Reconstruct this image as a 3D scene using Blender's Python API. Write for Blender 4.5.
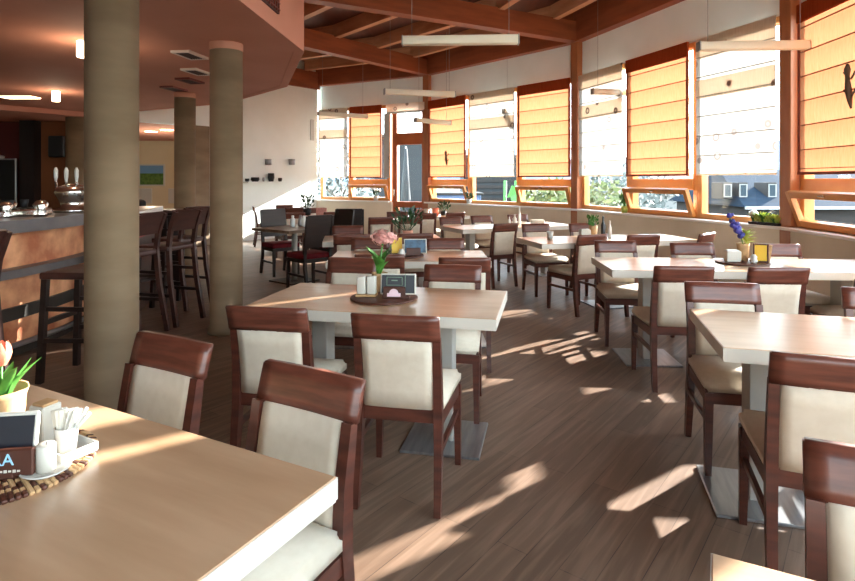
import bpy, bmesh, math, random
from mathutils import Vector, Matrix
random.seed(7)
R = math.radians
SC = bpy.context.scene
COL = SC.collection
for o in list(bpy.data.objects):
    bpy.data.objects.remove(o)

# ------------------------------------------------------------------ camera, sky, sun, exposure
cam_d = bpy.data.cameras.new('camera'); cam = bpy.data.objects.new('camera', cam_d); COL.objects.link(cam)
cam.location = (0, 0, 1.43); cam.rotation_euler = (R(90), 0, 0)
cam_d.lens = 24; cam_d.sensor_width = 36; cam_d.shift_y = -110.5 / 855; cam_d.clip_start = 0.05; cam_d.clip_end = 600
SC.camera = cam

SUN_AZ, SUN_EL = 35.0, 19.0
sun_d = bpy.data.lights.new('sun', 'SUN'); sun = bpy.data.objects.new('sun', sun_d); COL.objects.link(sun)
sun_d.energy = 19.0; sun_d.angle = R(0.6); sun_d.color = (1.0, 0.965, 0.91)
sv = Vector((math.cos(R(SUN_EL)) * math.cos(R(SUN_AZ)), math.cos(R(SUN_EL)) * math.sin(R(SUN_AZ)), math.sin(R(SUN_EL))))
sun.rotation_euler = sv.to_track_quat('Z', 'Y').to_euler()

w = bpy.data.worlds.new('sky'); SC.world = w; w.use_nodes = True
nt = w.node_tree; bg = nt.nodes['Background']
geo = nt.nodes.new('ShaderNodeTexCoord'); sep = nt.nodes.new('ShaderNodeSeparateXYZ')
ramp = nt.nodes.new('ShaderNodeValToRGB')
nt.links.new(geo.outputs['Generated'], sep.inputs[0]); nt.links.new(sep.outputs['Z'], ramp.inputs[0])
ramp.color_ramp.elements[0].position = 0.0; ramp.color_ramp.elements[0].color = (0.86, 0.97, 0.97, 1)
ramp.color_ramp.elements[1].position = 0.6; ramp.color_ramp.elements[1].color = (0.62, 0.82, 1.0, 1)
nt.links.new(ramp.outputs[0], bg.inputs['Color']); bg.inputs['Strength'].default_value = 5.5

SC.view_settings.view_transform = 'Standard'; SC.view_settings.look = 'None'
SC.view_settings.gamma = 1; SC.view_settings.use_curve_mapping = False
SC.view_settings.exposure = 1.15

# ------------------------------------------------------------------ materials
def lin(c):
    return tuple(((v / 255) / 12.92 if v / 255 <= 0.04045 else ((v / 255 + 0.055) / 1.055) ** 2.4) for v in c)
MATS = {}
def mat(name, rgb, rough=0.6, rgb2=None, scale=(4, 4, 4), detail=4, spec=0.5, metal=0.0, bump=0.0, emit=0, coat=0.0, lo=0.35, hi=0.65):
    m = bpy.data.materials.new(name); m.use_nodes = True; MATS[name] = m
    t = m.node_tree; b = t.nodes['Principled BSDF']
    c = lin(rgb) + (1,)
    b.inputs['Base Color'].default_value = c; b.inputs['Roughness'].default_value = rough
    b.inputs['Specular IOR Level'].default_value = spec; b.inputs['Metallic'].default_value = metal
    b.inputs['Coat Weight'].default_value = coat; b.inputs['Coat Roughness'].default_value = 0.25
    tc = t.nodes.new('ShaderNodeTexCoord'); mp = t.nodes.new('ShaderNodeMapping'); mp.inputs['Scale'].default_value = scale
    ns = t.nodes.new('ShaderNodeTexNoise'); ns.inputs['Scale'].default_value = 1.0; ns.inputs['Detail'].default_value = detail
    t.links.new(tc.outputs['Object'], mp.inputs[0]); t.links.new(mp.outputs[0], ns.inputs['Vector'])
    if rgb2:
        rp = t.nodes.new('ShaderNodeValToRGB')
        rp.color_ramp.elements[0].position = lo; rp.color_ramp.elements[0].color = c
        rp.color_ramp.elements[1].position = hi; rp.color_ramp.elements[1].color = lin(rgb2) + (1,)
        t.links.new(ns.outputs['Fac'], rp.inputs[0]); t.links.new(rp.outputs[0], b.inputs['Base Color'])
    if bump:
        bp = t.nodes.new('ShaderNodeBump'); bp.inputs['Strength'].default_value = bump; bp.inputs['Distance'].default_value = 0.01
        t.links.new(ns.outputs['Fac'], bp.inputs['Height']); t.links.new(bp.outputs[0], b.inputs['Normal'])
    if emit:
        b.inputs['Emission Color'].default_value = c; b.inputs['Emission Strength'].default_value = emit
    return m
def fabric(name, rgb, rgb2, trans=0.6, motif=None):
    """translucent blind cloth"""
    m = bpy.data.materials.new(name); m.use_nodes = True; MATS[name] = m
    t = m.node_tree; t.nodes.clear()
    out = t.nodes.new('ShaderNodeOutputMaterial'); mx = t.nodes.new('ShaderNodeMixShader')
    d = t.nodes.new('ShaderNodeBsdfDiffuse'); tr = t.nodes.new('ShaderNodeBsdfTranslucent')
    mx.inputs[0].default_value = trans
    tc = t.nodes.new('ShaderNodeTexCoord'); mp = t.nodes.new('ShaderNodeMapping'); mp.inputs['Scale'].default_value = (40, 40, 3)
    ns = t.nodes.new('ShaderNodeTexNoise'); ns.inputs['Scale'].default_value = 2
    rp = t.nodes.new('ShaderNodeValToRGB'); rp.color_ramp.elements[0].position = .3; rp.color_ramp.elements[1].position = .7
    rp.color_ramp.elements[0].color = lin(rgb) + (1,); rp.color_ramp.elements[1].color = lin(rgb2) + (1,)
    t.links.new(tc.outputs['Object'], mp.inputs[0]); t.links.new(mp.outputs[0], ns.inputs['Vector']); t.links.new(ns.outputs['Fac'], rp.inputs[0])
    col = rp.outputs[0]
    if motif:
        vo = t.nodes.new('ShaderNodeTexVoronoi'); vo.inputs['Scale'].default_value = 3.2; vo.inputs['Randomness'].default_value = .9
        r2 = t.nodes.new('ShaderNodeValToRGB'); r2.color_ramp.interpolation = 'LINEAR'
        e = r2.color_ramp.elements
        e[0].position = 0.08; e[0].color = (0, 0, 0, 1); e[1].position = .12; e[1].color = (1, 1, 1, 1)
        x = e.new(.17); x.color = (1, 1, 1, 1); x = e.new(.2); x.color = (0, 0, 0, 1)
        mc = t.nodes.new('ShaderNodeMixRGB'); mc.inputs['Color2'].default_value = lin(motif) + (1,)
        ml = t.nodes.new('ShaderNodeMath'); ml.operation = 'MULTIPLY'; ml.inputs[1].default_value = .75
        t.links.new(tc.outputs['Object'], vo.inputs['Vector']); t.links.new(vo.outputs['Distance'], r2.inputs[0])
        t.links.new(r2.outputs[0], ml.inputs[0]); t.links.new(ml.outputs[0], mc.inputs['Fac']); t.links.new(col, mc.inputs['Color1'])
        col = mc.outputs[0]
    t.links.new(col, d.inputs[0]); t.links.new(col, tr.inputs[0])
    t.links.new(d.outputs[0], mx.inputs[1]); t.links.new(tr.outputs[0], mx.inputs[2]); t.links.new(mx.outputs[0], out.inputs[0])
    return m
def glass(name, tint=(0.95, 0.97, 0.98)):
    m = bpy.data.materials.new(name); m.use_nodes = True; MATS[name] = m
    t = m.node_tree; t.nodes.clear()
    out = t.nodes.new('ShaderNodeOutputMaterial'); mx = t.nodes.new('ShaderNodeMixShader'); fr = t.nodes.new('ShaderNodeFresnel')
    tr = t.nodes.new('ShaderNodeBsdfTransparent'); gl = t.nodes.new('ShaderNodeBsdfGlossy')
    tr.inputs[0].default_value = tint + (1,); gl.inputs['Roughness'].default_value = .02; fr.inputs[0].default_value = 1.35
    t.links.new(fr.outputs[0], mx.inputs[0]); t.links.new(tr.outputs[0], mx.inputs[1]); t.links.new(gl.outputs[0], mx.inputs[2]); t.links.new(mx.outputs[0], out.inputs[0])
    return m
def planks(name, ang, c1, c2, c3, pw=0.13, pl=1.3):
    m = bpy.data.materials.new(name); m.use_nodes = True; MATS[name] = m
    t = m.node_tree; b = t.nodes['Principled BSDF']
    tc = t.nodes.new('ShaderNodeTexCoord'); mp = t.nodes.new('ShaderNodeMapping'); mp.inputs['Rotation'].default_value = (0, 0, R(-ang))
    br = t.nodes.new('ShaderNodeTexBrick'); br.inputs['Scale'].default_value = 1; br.inputs['Brick Width'].default_value = pl; br.inputs['Row Height'].default_value = pw
    br.inputs['Mortar Size'].default_value = .0016; br.inputs['Bias'].default_value = 0
    br.inputs['Color1'].default_value = lin(c1) + (1,); br.inputs['Color2'].default_value = lin(c2) + (1,); br.inputs['Mortar'].default_value = lin((62, 45, 36)) + (1,)
    t.links.new(tc.outputs['Object'], mp.inputs[0]); t.links.new(mp.outputs[0], br.inputs['Vector'])
    m2 = t.nodes.new('ShaderNodeMapping'); m2.inputs['Scale'].default_value = (1.6, 22, 1)
    ns = t.nodes.new('ShaderNodeTexNoise'); ns.inputs['Scale'].default_value = 1.2; ns.inputs['Detail'].default_value = 7; ns.inputs['Distortion'].default_value = .6
    t.links.new(mp.outputs[0], m2.inputs[0]); t.links.new(m2.outputs[0], ns.inputs['Vector'])
    mx = t.nodes.new('ShaderNodeMixRGB'); mx.blend_type = 'MIX'; mx.inputs['Color2'].default_value = lin(c3) + (1,)
    rp = t.nodes.new('ShaderNodeValToRGB'); rp.color_ramp.elements[0].position = .45; rp.color_ramp.elements[1].position = .75
    t.links.new(ns.outputs['Fac'], rp.inputs[0]); t.links.new(rp.outputs[0], mx.inputs['Fac']); t.links.new(br.outputs['Color'], mx.inputs['Color1'])
    t.links.new(mx.outputs[0], b.inputs['Base Color'])
    n2 = t.nodes.new('ShaderNodeTexNoise'); n2.inputs['Scale'].default_value = 2.0; n2.inputs['Detail'].default_value = 3
    mr = t.nodes.new('ShaderNodeMapRange'); mr.inputs['To Min'].default_value = .36; mr.inputs['To Max'].default_value = .56
    t.links.new(mp.outputs[0], n2.inputs['Vector']); t.links.new(n2.outputs['Fac'], mr.inputs[0]); t.links.new(mr.outputs[0], b.inputs['Roughness'])
    bp = t.nodes.new('ShaderNodeBump'); bp.inputs['Strength'].default_value = .25; bp.inputs['Distance'].default_value = .004
    t.links.new(ns.outputs['Fac'], bp.inputs['Height']); t.links.new(bp.outputs[0], b.inputs['Normal'])
    return m

planks('floor_wood', 52, (116, 92, 74), (100, 78, 62), (138, 112, 93))
mat('table_wood', (194, 156, 122), .3, (176, 138, 104), (2.2, 16, 3), 5, lo=.35, hi=.7, spec=.6, coat=.5)
mat('table_edge', (202, 193, 180), .5, (192, 182, 168), (2, 10, 2))
mat('chair_wood', (88, 44, 32), .36, (62, 30, 22), (5, 5, 28), 5, spec=.5)
mat('rail_wood', (112, 62, 47), .34, (78, 40, 30), (5, 5, 38), 6, spec=.5)
mat('cream_cloth', (206, 193, 174), .8, (201, 187, 167), (30, 30, 30), spec=.2)
mat('black_wood', (38, 24, 20), .38, (28, 17, 14), (4, 4, 20))
mat('red_cloth', (112, 24, 34), .8, (92, 18, 28), (20, 20, 20), spec=.2)
mat('stool_wood', (72, 40, 32), .4, (54, 30, 25), (4, 4, 20))
mat('dark_top', (128, 104, 82), .3, (104, 82, 64), (3, 16, 3))
mat('steel', (168, 170, 172), .32, (150, 152, 155), (40, 4, 4), metal=.85)
mat('steel_leg', (172, 168, 160), .5, (160, 156, 148), (4, 4, 4), metal=.3)
mat('wall_white', (238, 243, 238), .85, (233, 238, 232), (2, 2, 2), spec=.2)
mat('wall_cream', (222, 205, 172), .85, (214, 196, 160), (1, 1, 1), spec=.2)
mat('parapet', (226, 212, 190), .85, (218, 203, 180), (2, 2, 2), spec=.2)
mat('sill_white', (236, 230, 220), .5)
mat('salmon', (206, 144, 122), .8, (198, 136, 114), (1.2, 1.2, 1.2), spec=.2)
mat('column_stone', (132, 110, 84), .7, (114, 93, 68), (1.6, 1.6, 5), 5, bump=.08)
mat('column_cap', (190, 130, 104), .7)
mat('beam_wood', (156, 84, 50), .5, (130, 68, 40), (1.2, 1.2, 9), 6)
mat('purlin_wood', (212, 160, 124), .5, (190, 136, 100), (2, 2, 9), 5)
mat('deck_wood', (100, 50, 32), .55, (82, 40, 26), (9, 1.2, 2), 5)
mat('post_wood', (178, 112, 70), .42, (156, 92, 54), (6, 6, 1.2), 5)
mat('frame_wood', (214, 148, 82), .38, (200, 130, 66), (3, 3, 3), 5)
mat('door_wood', (186, 100, 52), .4, (166, 84, 42), (3, 3, 3), 5)
mat('bar_stone', (244, 176, 128), .5, (184, 104, 66), (3.4, 3.4, 3.4), 7, lo=.38, hi=.62, bump=.1)
mat('bar_grey', (112, 106, 104), .4, (98, 92, 92), (5, 5, 5))
mat('bar_dark', (52, 46, 40), .5)
mat('back_red', (92, 22, 16), .7, (74, 16, 12), (1, 1, 1))
mat('back_brown', (128, 74, 38), .7, (112, 62, 30), (1, 1, 1))
mat('dark_niche', (26, 14, 12), .6)
mat('black', (22, 22, 24), .35)
mat('black_matte', (30, 30, 33), .7)
mat('slate_board', (20, 24, 34), .4)
mat('chrome', (215, 212, 206), .18, metal=1)
mat('white_china', (198, 194, 186), .3, spec=.6)
mat('paper_white', (196, 190, 178), .8, spec=.2)
mat('lamp_cream', (236, 226, 202), .5)
mat('lamp_grey', (150, 148, 144), .5)
mat('lamp_lit', (255, 226, 180), .5, emit=5)
mat('kraft', (188, 150, 106), .85, (170, 132, 90), (20, 20, 20))
mat('leaf', (74, 130, 48), .5, (50, 100, 34), (10, 10, 10))
mat('leaf_dark', (46, 78, 42), .5, (32, 60, 32), (10, 10, 10))
mat('leaf_yellow', (190, 196, 96), .6, (150, 166, 70), (10, 10, 10))
mat('tulip', (236, 138, 104), .5, (226, 110, 84), (20, 20, 20))
mat('pink_flower', (216, 158, 146), .6, (196, 130, 122), (30, 30, 30))
mat('blue_flower', (62, 62, 150), .5, (44, 40, 112), (30, 30, 30))
mat('white_flower', (240, 236, 232), .5)
mat('yellow_card', (226, 184, 52), .55, (214, 168, 40), (5, 5, 5))
mat('blue_card', (58, 92, 120), .5, (36, 56, 70), (20, 20, 20))
mat('brown_board', (84, 44, 28), .5, (66, 33, 22), (4, 14, 4))
mat('pink_print', (222, 190, 196), .6)
mat('chalk', (110, 130, 112), .8)
mat('sky_print', (150, 196, 222), .6)
mat('vent_white', (216, 200, 188), .5)
mat('vent_dark', (60, 34, 28), .6)
mat('vent_red', (110, 44, 34), .6)
mat('slate_roof', (24, 35, 46), .9, (18, 28, 38), (1.5, 6, 1.5), spec=.1)
mat('house_wall', (130, 126, 120), .8)
mat('house_dark', (36, 30, 27), .8)
mat('siding', (20, 26, 30), .7, (14, 19, 23), (.3, .3, 9))
mat('skylight', (46, 56, 62), .4, spec=.1)
mat('ground', (50, 53, 42), .9, (40, 45, 34), (.1, .1, .1))
mat('asphalt', (128, 128, 130), .9)
mat('shrub', (92, 94, 40), .8, (64, 74, 32), (3, 3, 3), bump=.5)
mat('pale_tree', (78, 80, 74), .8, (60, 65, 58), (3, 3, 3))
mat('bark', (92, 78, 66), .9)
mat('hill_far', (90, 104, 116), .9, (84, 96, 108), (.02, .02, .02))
mat('tarp_blue', (32, 66, 104), .4)
mat('toy_green', (56, 120, 36), .5)
mat('toy_orange', (170, 104, 24), .5)
mat('car_paint', (110, 118, 124), .25, spec=.6)
mat('car_window', (40, 50, 58), .1)
mat('tyre', (26, 26, 28), .8)
mat('picture_sky', (110, 152, 190), .5)
mat('picture_field', (98, 130, 58), .6, (64, 98, 40), (12, 12, 12))
mat('counter_red', (150, 34, 40), .5)
mat('clear', (214, 220, 216), .15)
mat('orange_border', (142, 60, 34), .7)
mat('seam', (150, 84, 44), .8)
mat('seam_grey', (176, 168, 160), .8)
fabric('orange_cloth', (192, 126, 88), (182, 116, 78), .27)
fabric('white_cloth', (196, 192, 184), (186, 182, 174), .22, motif=(120, 100, 94))
fabric('beige_cloth', (248, 236, 222), (240, 226, 210), .8, motif=(110, 78, 72))
fabric('terracotta_cloth', (176, 80, 44), (162, 70, 38), .3)
glass('glass')

# ------------------------------------------------------------------ mesh building
class MB:
    def __init__(self):
        self.bm = bmesh.new(); self.mats = []
    def _mi(self, m):
        if m not in self.mats: self.mats.append(m)
        return self.mats.index(m)
    def _add(self, bm2, M, m, smooth):
        mi = self._mi(m)
        vm = [self.bm.verts.new(M @ v.co) for v in bm2.verts]
        bm2.verts.index_update()
        for f in bm2.faces:
            try:
                nf = self.bm.faces.new([vm[v.index] for v in f.verts]); nf.material_index = mi; nf.smooth = smooth
            except ValueError: pass
        bm2.free()
        return self
    def box(self, c, s, m, rot=(0, 0, 0), bev=0.0, seg=1, M=None, taper=None):
        b = bmesh.new(); bmesh.ops.create_cube(b, size=1)
        for v in b.verts:
            k = 1.0
            if taper and v.co.z < 0: k = taper
            v.co = Vector((v.co.x * s[0] * k, v.co.y * s[1] * k, v.co.z * s[2]))
        if bev:
            bmesh.ops.bevel(b, geom=list(b.edges), offset=bev, segments=seg, affect='EDGES', profile=.5)
        T = Matrix.Translation(c) @ Matrix.Rotation(rot[2], 4, 'Z') @ Matrix.Rotation(rot[1], 4, 'Y') @ Matrix.Rotation(rot[0], 4, 'X')
        if M: T = M @ T
        return self._add(b, T, m, bool(bev and seg > 1))
    def lathe(self, prof, m, c=(0, 0, 0), seg=24, smooth=True, cap=True, wob=0):
        b = bmesh.new(); rings = []
        for (r, z) in prof:
            if r < 1e-5: rings.append([b.verts.new((0, 0, z))]); continue
            ring = []
            for k in range(seg):
                a = 2 * math.pi * k / seg; rr = r * (1 + wob * math.sin(5 * a + z * 60) + wob * .6 * math.sin(9 * a))
                ring.append(b.verts.new((rr * math.cos(a), rr * math.sin(a), z)))
            rings.append(ring)
        for A, B in zip(rings, rings[1:]):
            for k in range(seg):
                k2 = (k + 1) % seg
                if len(A) == 1 and len(B) == 1: continue
                if len(A) == 1: b.faces.new((A[0], B[k2], B[k]))
                elif len(B) == 1: b.faces.new((A[k], A[k2], B[0]))
                else: b.faces.new((A[k], A[k2], B[k2], B[k]))
        if cap:
            if len(rings[0]) > 1: b.faces.new(list(reversed(rings[0])))
            if len(rings[-1]) > 1: b.faces.new(rings[-1])
        return self._add(b, Matrix.Translation(c), m, smooth)
    def tube(self, pts, r, m, seg=8, sq=None, M=None, smooth=True):
        """sweep; sq=(wx, wy) makes a rectangular bar with its first side along world X"""
        b = bmesh.new(); rings = []
        pts = [Vector(p) for p in pts]; n = len(pts)
        for i, p in enumerate(pts):
            d = (pts[min(i + 1, n - 1)] - pts[max(i - 1, 0)]).normalized()
            if sq:
                a = Vector((1, 0, 0)); a = (a - d * a.dot(d)).normalized(); c = d.cross(a)
                k = sq[i] if isinstance(sq, list) else sq
                ring = [b.verts.new(p + a * sx * k[0] / 2 + c * sy * k[1] / 2) for sx, sy in ((-1, -1), (1, -1), (1, 1), (-1, 1))]
            else:
                a = Vector((0, 0, 1)) if abs(d.z) < .9 else Vector((1, 0, 0)); a = (a - d * a.dot(d)).normalized(); c = d.cross(a)
                rr = r[i] if isinstance(r, (list, tuple)) else r
                ring = [b.verts.new(p + (a * math.cos(t) + c * math.sin(t)) * rr) for t in [2 * math.pi * k / seg for k in range(seg)]]
            rings.append(ring)
        for A, B in zip(rings, rings[1:]):
            L = len(A)
            for k in range(L): b.faces.new((A[k], A[(k + 1) % L], B[(k + 1) % L], B[k]))
        b.faces.new(list(reversed(rings[0]))); b.faces.new(rings[-1])
        bmesh.ops.recalc_face_normals(b, faces=b.faces)
        return self._add(b, M or Matrix(), m, smooth and not sq)
    def prism(self, poly, z0, z1, m, M=None):
        b = bmesh.new()
        lo = [b.verts.new((x, y, z0)) for x, y in poly]; hi = [b.verts.new((x, y, z1)) for x, y in poly]
        n = len(poly)
        b.faces.new(list(reversed(lo))); b.faces.new(hi)
        for k in range(n): b.faces.new((lo[k], lo[(k + 1) % n], hi[(k + 1) % n], hi[k]))
        bmesh.ops.recalc_face_normals(b, faces=b.faces)
        return self._add(b, M or Matrix(), m, False)
    def faces(self, vs, fs, m, smooth=False, M=None):
        b = bmesh.new(); v = [b.verts.new(p) for p in vs]; b.verts.ensure_lookup_table()
        for f in fs: b.faces.new([v[i] for i in f])
        return self._add(b, M or Matrix(), m, smooth)
    def ball(self, c, r, m, sub=2, s=(1, 1, 1), jit=0):
        b = bmesh.new(); bmesh.ops.create_icosphere(b, subdivisions=sub, radius=1)
        for v in b.verts:
            k = 1 + (random.uniform(-jit, jit) if jit else 0)
            v.co = Vector((v.co.x * r * s[0] * k, v.co.y * r * s[1] * k, v.co.z * r * s[2] * k))
        return self._add(b, Matrix.Translation(c), m, True)
    def build(self, name, parent=None, loc=None, rz=None):
        me = bpy.data.meshes.new(name); self.bm.to_mesh(me); self.bm.free()
        for m in self.mats: me.materials.append(MATS[m])
        o = bpy.data.objects.new(name, me); COL.objects.link(o)
        if parent: o.parent = parent
        if loc is not None: o.location = loc
        if rz is not None: o.rotation_euler = (0, 0, rz)
        return o

def tag(o, label, cat, group=None):
    o['label'] = label; o['category'] = cat
    if group: o['group'] = group
    return o
def struct(o, label=None, cat=None):
    o['kind'] = 'structure'
    if label: o['label'] = label
    if cat: o['category'] = cat
    return o
def thing(name, label, cat, loc=(0, 0, 0), rz=0, group=None):
    o = bpy.data.objects.new(name, None); COL.objects.link(o); o.empty_display_size = .1
    o.location = loc; o.rotation_euler = (0, 0, rz); tag(o, label, cat, group)
    return o
def copy_tree(o, parent=None):
    c = o.copy(); COL.objects.link(c); c.parent = parent
    for ch in list(o.children): copy_tree(ch, c)
    return c
USED = {}
def spawn(key, maker, label, loc, rz, group=None):
    if key not in USED:
        o = maker(); USED[key] = o
    else: o = copy_tree(USED[key])
    o.location = loc; o.rotation_euler = (0, 0, rz); o['label'] = label
    if group: o['group'] = group
    return o

# ------------------------------------------------------------------ the round building: plan
CX, CY, RW, RF = -7.08, 4.93, 11.17, 5.85
def polar(r, a): return Vector((CX + r * math.cos(R(a)), CY + r * math.sin(R(a)), 0))
A0, DA = 7.07, 21.85
POSTS = [polar(RW, A0 + DA * k) for k in range(-4, 4)]     # index 4 is the post in the photo's right, 5 and 6 the next two
P3, P2, P1, P0 = POSTS[4], POSTS[5], POSTS[6], POSTS[7]
CORNER = P1.lerp(P0, .779)
FW = Vector((-.6, -.8, 0)); FN = Vector((.8, -.6, 0))      # far white wall: direction and normal into the room
Z_SILL, Z_HEAD, Z_BEAM = .88, 3.3, 3.92
FEND = CORNER + FW * 3.25

# floor and deck
arc = [polar(RW + .12, A0 + DA * k) for k in range(-4, 3)]
plan = [(p.x, p.y) for p in arc] + [(CORNER.x + .1, CORNER.y + .12), (FEND.x - .3, FEND.y + .4), (-4.3, 19.2), (-16, 19.2), (-16, -6.5)]
struct(MB().prism(plan, -.2, 0, 'floor_wood').build('floor'))
roofp = [(p.x, p.y) for p in [polar(RW + .55, A0 + DA * k) for k in range(-4, 3)]] + [(CORNER.x + .4, CORNER.y + .5), (FEND.x - .3, FEND.y + .4), (-4.3, 19.2), (-16, 19.2), (-16, -6.5)]
struct(MB().prism(roofp, 4.5, 4.62, 'deck_wood').build('ceiling'))

def bar_between(mb, a, b, z0, z1, wid, m):
    d = (b - a); L = d.length; ang = math.atan2(d.y, d.x); c = (a + b) / 2
    mb.box((c.x, c.y, (z0 + z1) / 2), (L, wid, z1 - z0), m, rot=(0, 0, ang))
# radial beams, edge beams, purlins
n = 0
for k in range(-2, 4):
    a = A0 + DA * k
    if k == 3: continue
    n += 1; mb = MB(); bar_between(mb, polar(4.6, a), polar(RW + .05, a), Z_BEAM, 4.27, .2, 'beam_wood')
    struct(mb.build('trim_%d' % n), 'brown laminated radial roof beam', 'beam')
for k in range(-2, 3):
    A, B = polar(RW, A0 + DA * k), polar(RW, A0 + DA * (k + 1))
    if k == 2: B = CORNER
    n += 1; mb = MB(); bar_between(mb, A, B, Z_BEAM, 4.5, .16, 'beam_wood'); struct(mb.build('trim_%d' % n), 'brown edge beam above the white window wall', 'beam')
    for j in range(5):
        r = RW - .55 - 1.17 * j
        a, b = polar(r, A0 + DA * k), polar(r, A0 + DA * (k + 1))
        if k == 2:
            b = a.lerp(b, .78 + .045 * j)
        n += 1; mb = MB(); bar_between(mb, a, b, 4.24, 4.5, .12, 'purlin_wood'); struct(mb.build('trim_%d' % n), 'pale brown roof purlin between radial beams', 'purlin')
n += 1; mb = MB(); bar_between(mb, CORNER, FEND, 3.82, 4.27, .18, 'beam_wood'); struct(mb.build('trim_%d' % n), 'brown beam over the far white wall', 'beam')

# posts
for i in (3, 4, 5, 6):
    p = POSTS[i]; a = math.atan2(p.y - CY, p.x - CX)
    n += 1; mb = MB(); mb.box((p.x + .05 * math.cos(a), p.y + .05 * math.sin(a), Z_BEAM / 2), (.22, .17, Z_BEAM), 'post_wood', rot=(0, 0, a), bev=.008)
    struct(mb.build('trim_%d' % n), 'brown timber post between window bays', 'post')

# ---- windowed bays
WIN = [0]; WALLN = [0]
def frame_m(A, B):
    d = (B - A).normalized(); out = Vector((d.y, -d.x, 0))          # outward when walking A (near) to B (far)
    A = A + out * .1
    return Matrix(((d.x, out.x, 0, A.x), (d.y, out.y, 0, A.y), (0, 0, 1, 0), (0, 0, 0, 1)))
def set_m(o, M): o.matrix_world = M; return o
def rect_frame(mb, x0, x1, z0, z1, y, wd, dp, m, M=None):
    cx, cz = (x0 + x1) / 2, (z0 + z1) / 2
    for sx in (x0 + wd / 2, x1 - wd / 2): mb.box((sx, y, cz), (wd, dp, z1 - z0), m, M=M, bev=.004)
    for sz in (z0 + wd / 2, z1 - wd / 2): mb.box((cx, y, sz), (x1 - x0 - 2 * wd, dp, wd), m, M=M, bev=.004)
def pane(mb, x0, x1, z0, z1, y, M=None):
    mb.faces([(x0, y, z0), (x1, y, z0), (x1, y, z1), (x0, y, z1)], [(0, 1, 2, 3)], 'glass', M=M)
def window(M, x0, x1, kind):
    WIN[0] += 1
    mb = MB(); y = .02
    rect_frame(mb, x0, x1, Z_SILL + .03, Z_HEAD, y, .075, .11, 'frame_wood')
    if kind == 'hopper': mb.box(((x0 + x1) / 2, y - .012, 1.37), (x1 - x0 - .14, .13, .15), 'frame_wood', bev=.006)
    fr = set_m(mb.build('window_%d' % WIN[0]), M); struct(fr)
    zz = 1.44 if kind == 'hopper' else Z_SILL + .1
    mb = MB(); pane(mb, x0 + .07, x1 - .07, zz, Z_HEAD - .07, y + .01); mb.build('pane', fr)
    if kind == 'hopper':
        T = Matrix.Translation((0, y - .05, Z_SILL + .06)) @ Matrix.Rotation(R(20), 4, 'X')
        mb = MB(); rect_frame(mb, x0 + .03, x1 - .03, 0, .4, -.02, .07, .06, 'frame_wood', M=T)
        sash = mb.build('hopper_sash', fr)
        mb = MB(); pane(mb, x0 + .09, x1 - .09, .06, .34, -.02, M=T); mb.build('pane', sash)
        mb = MB(); mb.box(((x0 + x1) / 2, -.06, .37), (.1, .02, .02), 'chrome', M=T, bev=.004); mb.build('handle', sash)
    return fr
def blind(M, x0, x1, kind, label, z0=1.49, z1=Z_HEAD):
    """roman blind of sewn horizontal panels"""
    y = -.1
    o = MB()
    cloth = 'orange_cloth' if kind == 'orange' else 'white_cloth'
    nf = 7; fh = (z1 - z0) / nf
    vs, fs = [], []
    nx = 6; rows = []
    for k in range(nf):
        for (dz, off) in ((0, 0), (.04, -.006), (.5, -.014), (.96, -.006)):
            rows.append((z0 + fh * (k + dz), off))
    rows.append((z1, 0))
    for (z, off) in rows:
        for i in range(nx + 1):
            f = i / nx; vs.append((x0 + (x1 - x0) * f, y + off + .004 * math.sin(f * 9 + z), z))
    for r in range(len(rows) - 1):
        for i in range(nx):
            a = r * (nx + 1) + i; fs.append((a, a + 1, a + nx + 2, a + nx + 1))
    o.faces(vs, fs, cloth, smooth=True)
    b = set_m(o.build('roman_blind'), M); tag(b, label, 'blind', 'roman blinds on the window wall')
    mb = MB()
    for k in range(1, nf):
        mb.box(((x0 + x1) / 2, y - .02, z0 + fh * k), (x1 - x0 - .02, .012, .011), 'seam' if kind == 'orange' else 'seam_grey')
    mb.box(((x0 + x1) / 2, y - .018, z0 + .06), (x1 - x0 - .03, .01, .008), 'seam' if kind == 'orange' else 'seam_grey')
    mb.build('seam_rods', b)
    if kind == 'orange':
        mb = MB(); mb.box(((x0 + x1) / 2, y - .028, z1 - .1), (x1 - x0, .03, .2), 'terracotta_cloth', bev=.006); mb.build('valance', b)
        mb = MB()
        for xx in (x0 + .02, x1 - .02): mb.box((xx, y - .024, (z0 + z1) / 2 - .1), (.035, .01, z1 - z0 - .2), 'orange_border')
        mb.box(((x0 + x1) / 2, y - .022, z0 + .01), (x1 - x0, .016, .03), 'orange_border'); mb.build('border', b)
    else:
        mb = MB(); mb.box(((x0 + x1) / 2, y - .02, z1 - .14), (x1 - x0, .006, .27), 'beige_cloth', bev=.002); mb.build('valance', b)
        mb = MB(); mb.box(((x0 + x1) / 2, y - .024, z1 - .68), (x1 - x0, .004, .24), 'beige_cloth'); mb.build('patterned_band', b)
        mb = MB(); mb.box(((x0 + x1) / 2, y - .01, z0 + .012), (x1 - x0, .014, .024), 'beige_cloth'); mb.build('hem', b)
    return b
def bay_walls(M, L, x_from=0.0, sides='window'):
    for (z0, z1, m, nm, th, yy) in ((0, Z_SILL, 'parapet', 'wall_window', .22, -.03), (Z_HEAD, 4.52, 'wall_white', 'wall_upper', .16, .06)):
        mb = MB(); mb.box(((x_from + L) / 2, yy, (z0 + z1) / 2), (L - x_from + .1, th, z1 - z0), m)
        WALLN[0] += 1
        struct(set_m(mb.build(nm), M))
    mb = MB(); mb.box(((x_from + L) / 2, -.08, Z_SILL + .015), (L - x_from, .24, .035), 'sill_white', bev=.006)
    struct(set_m(mb.build('trim_sill'), M))

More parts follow.
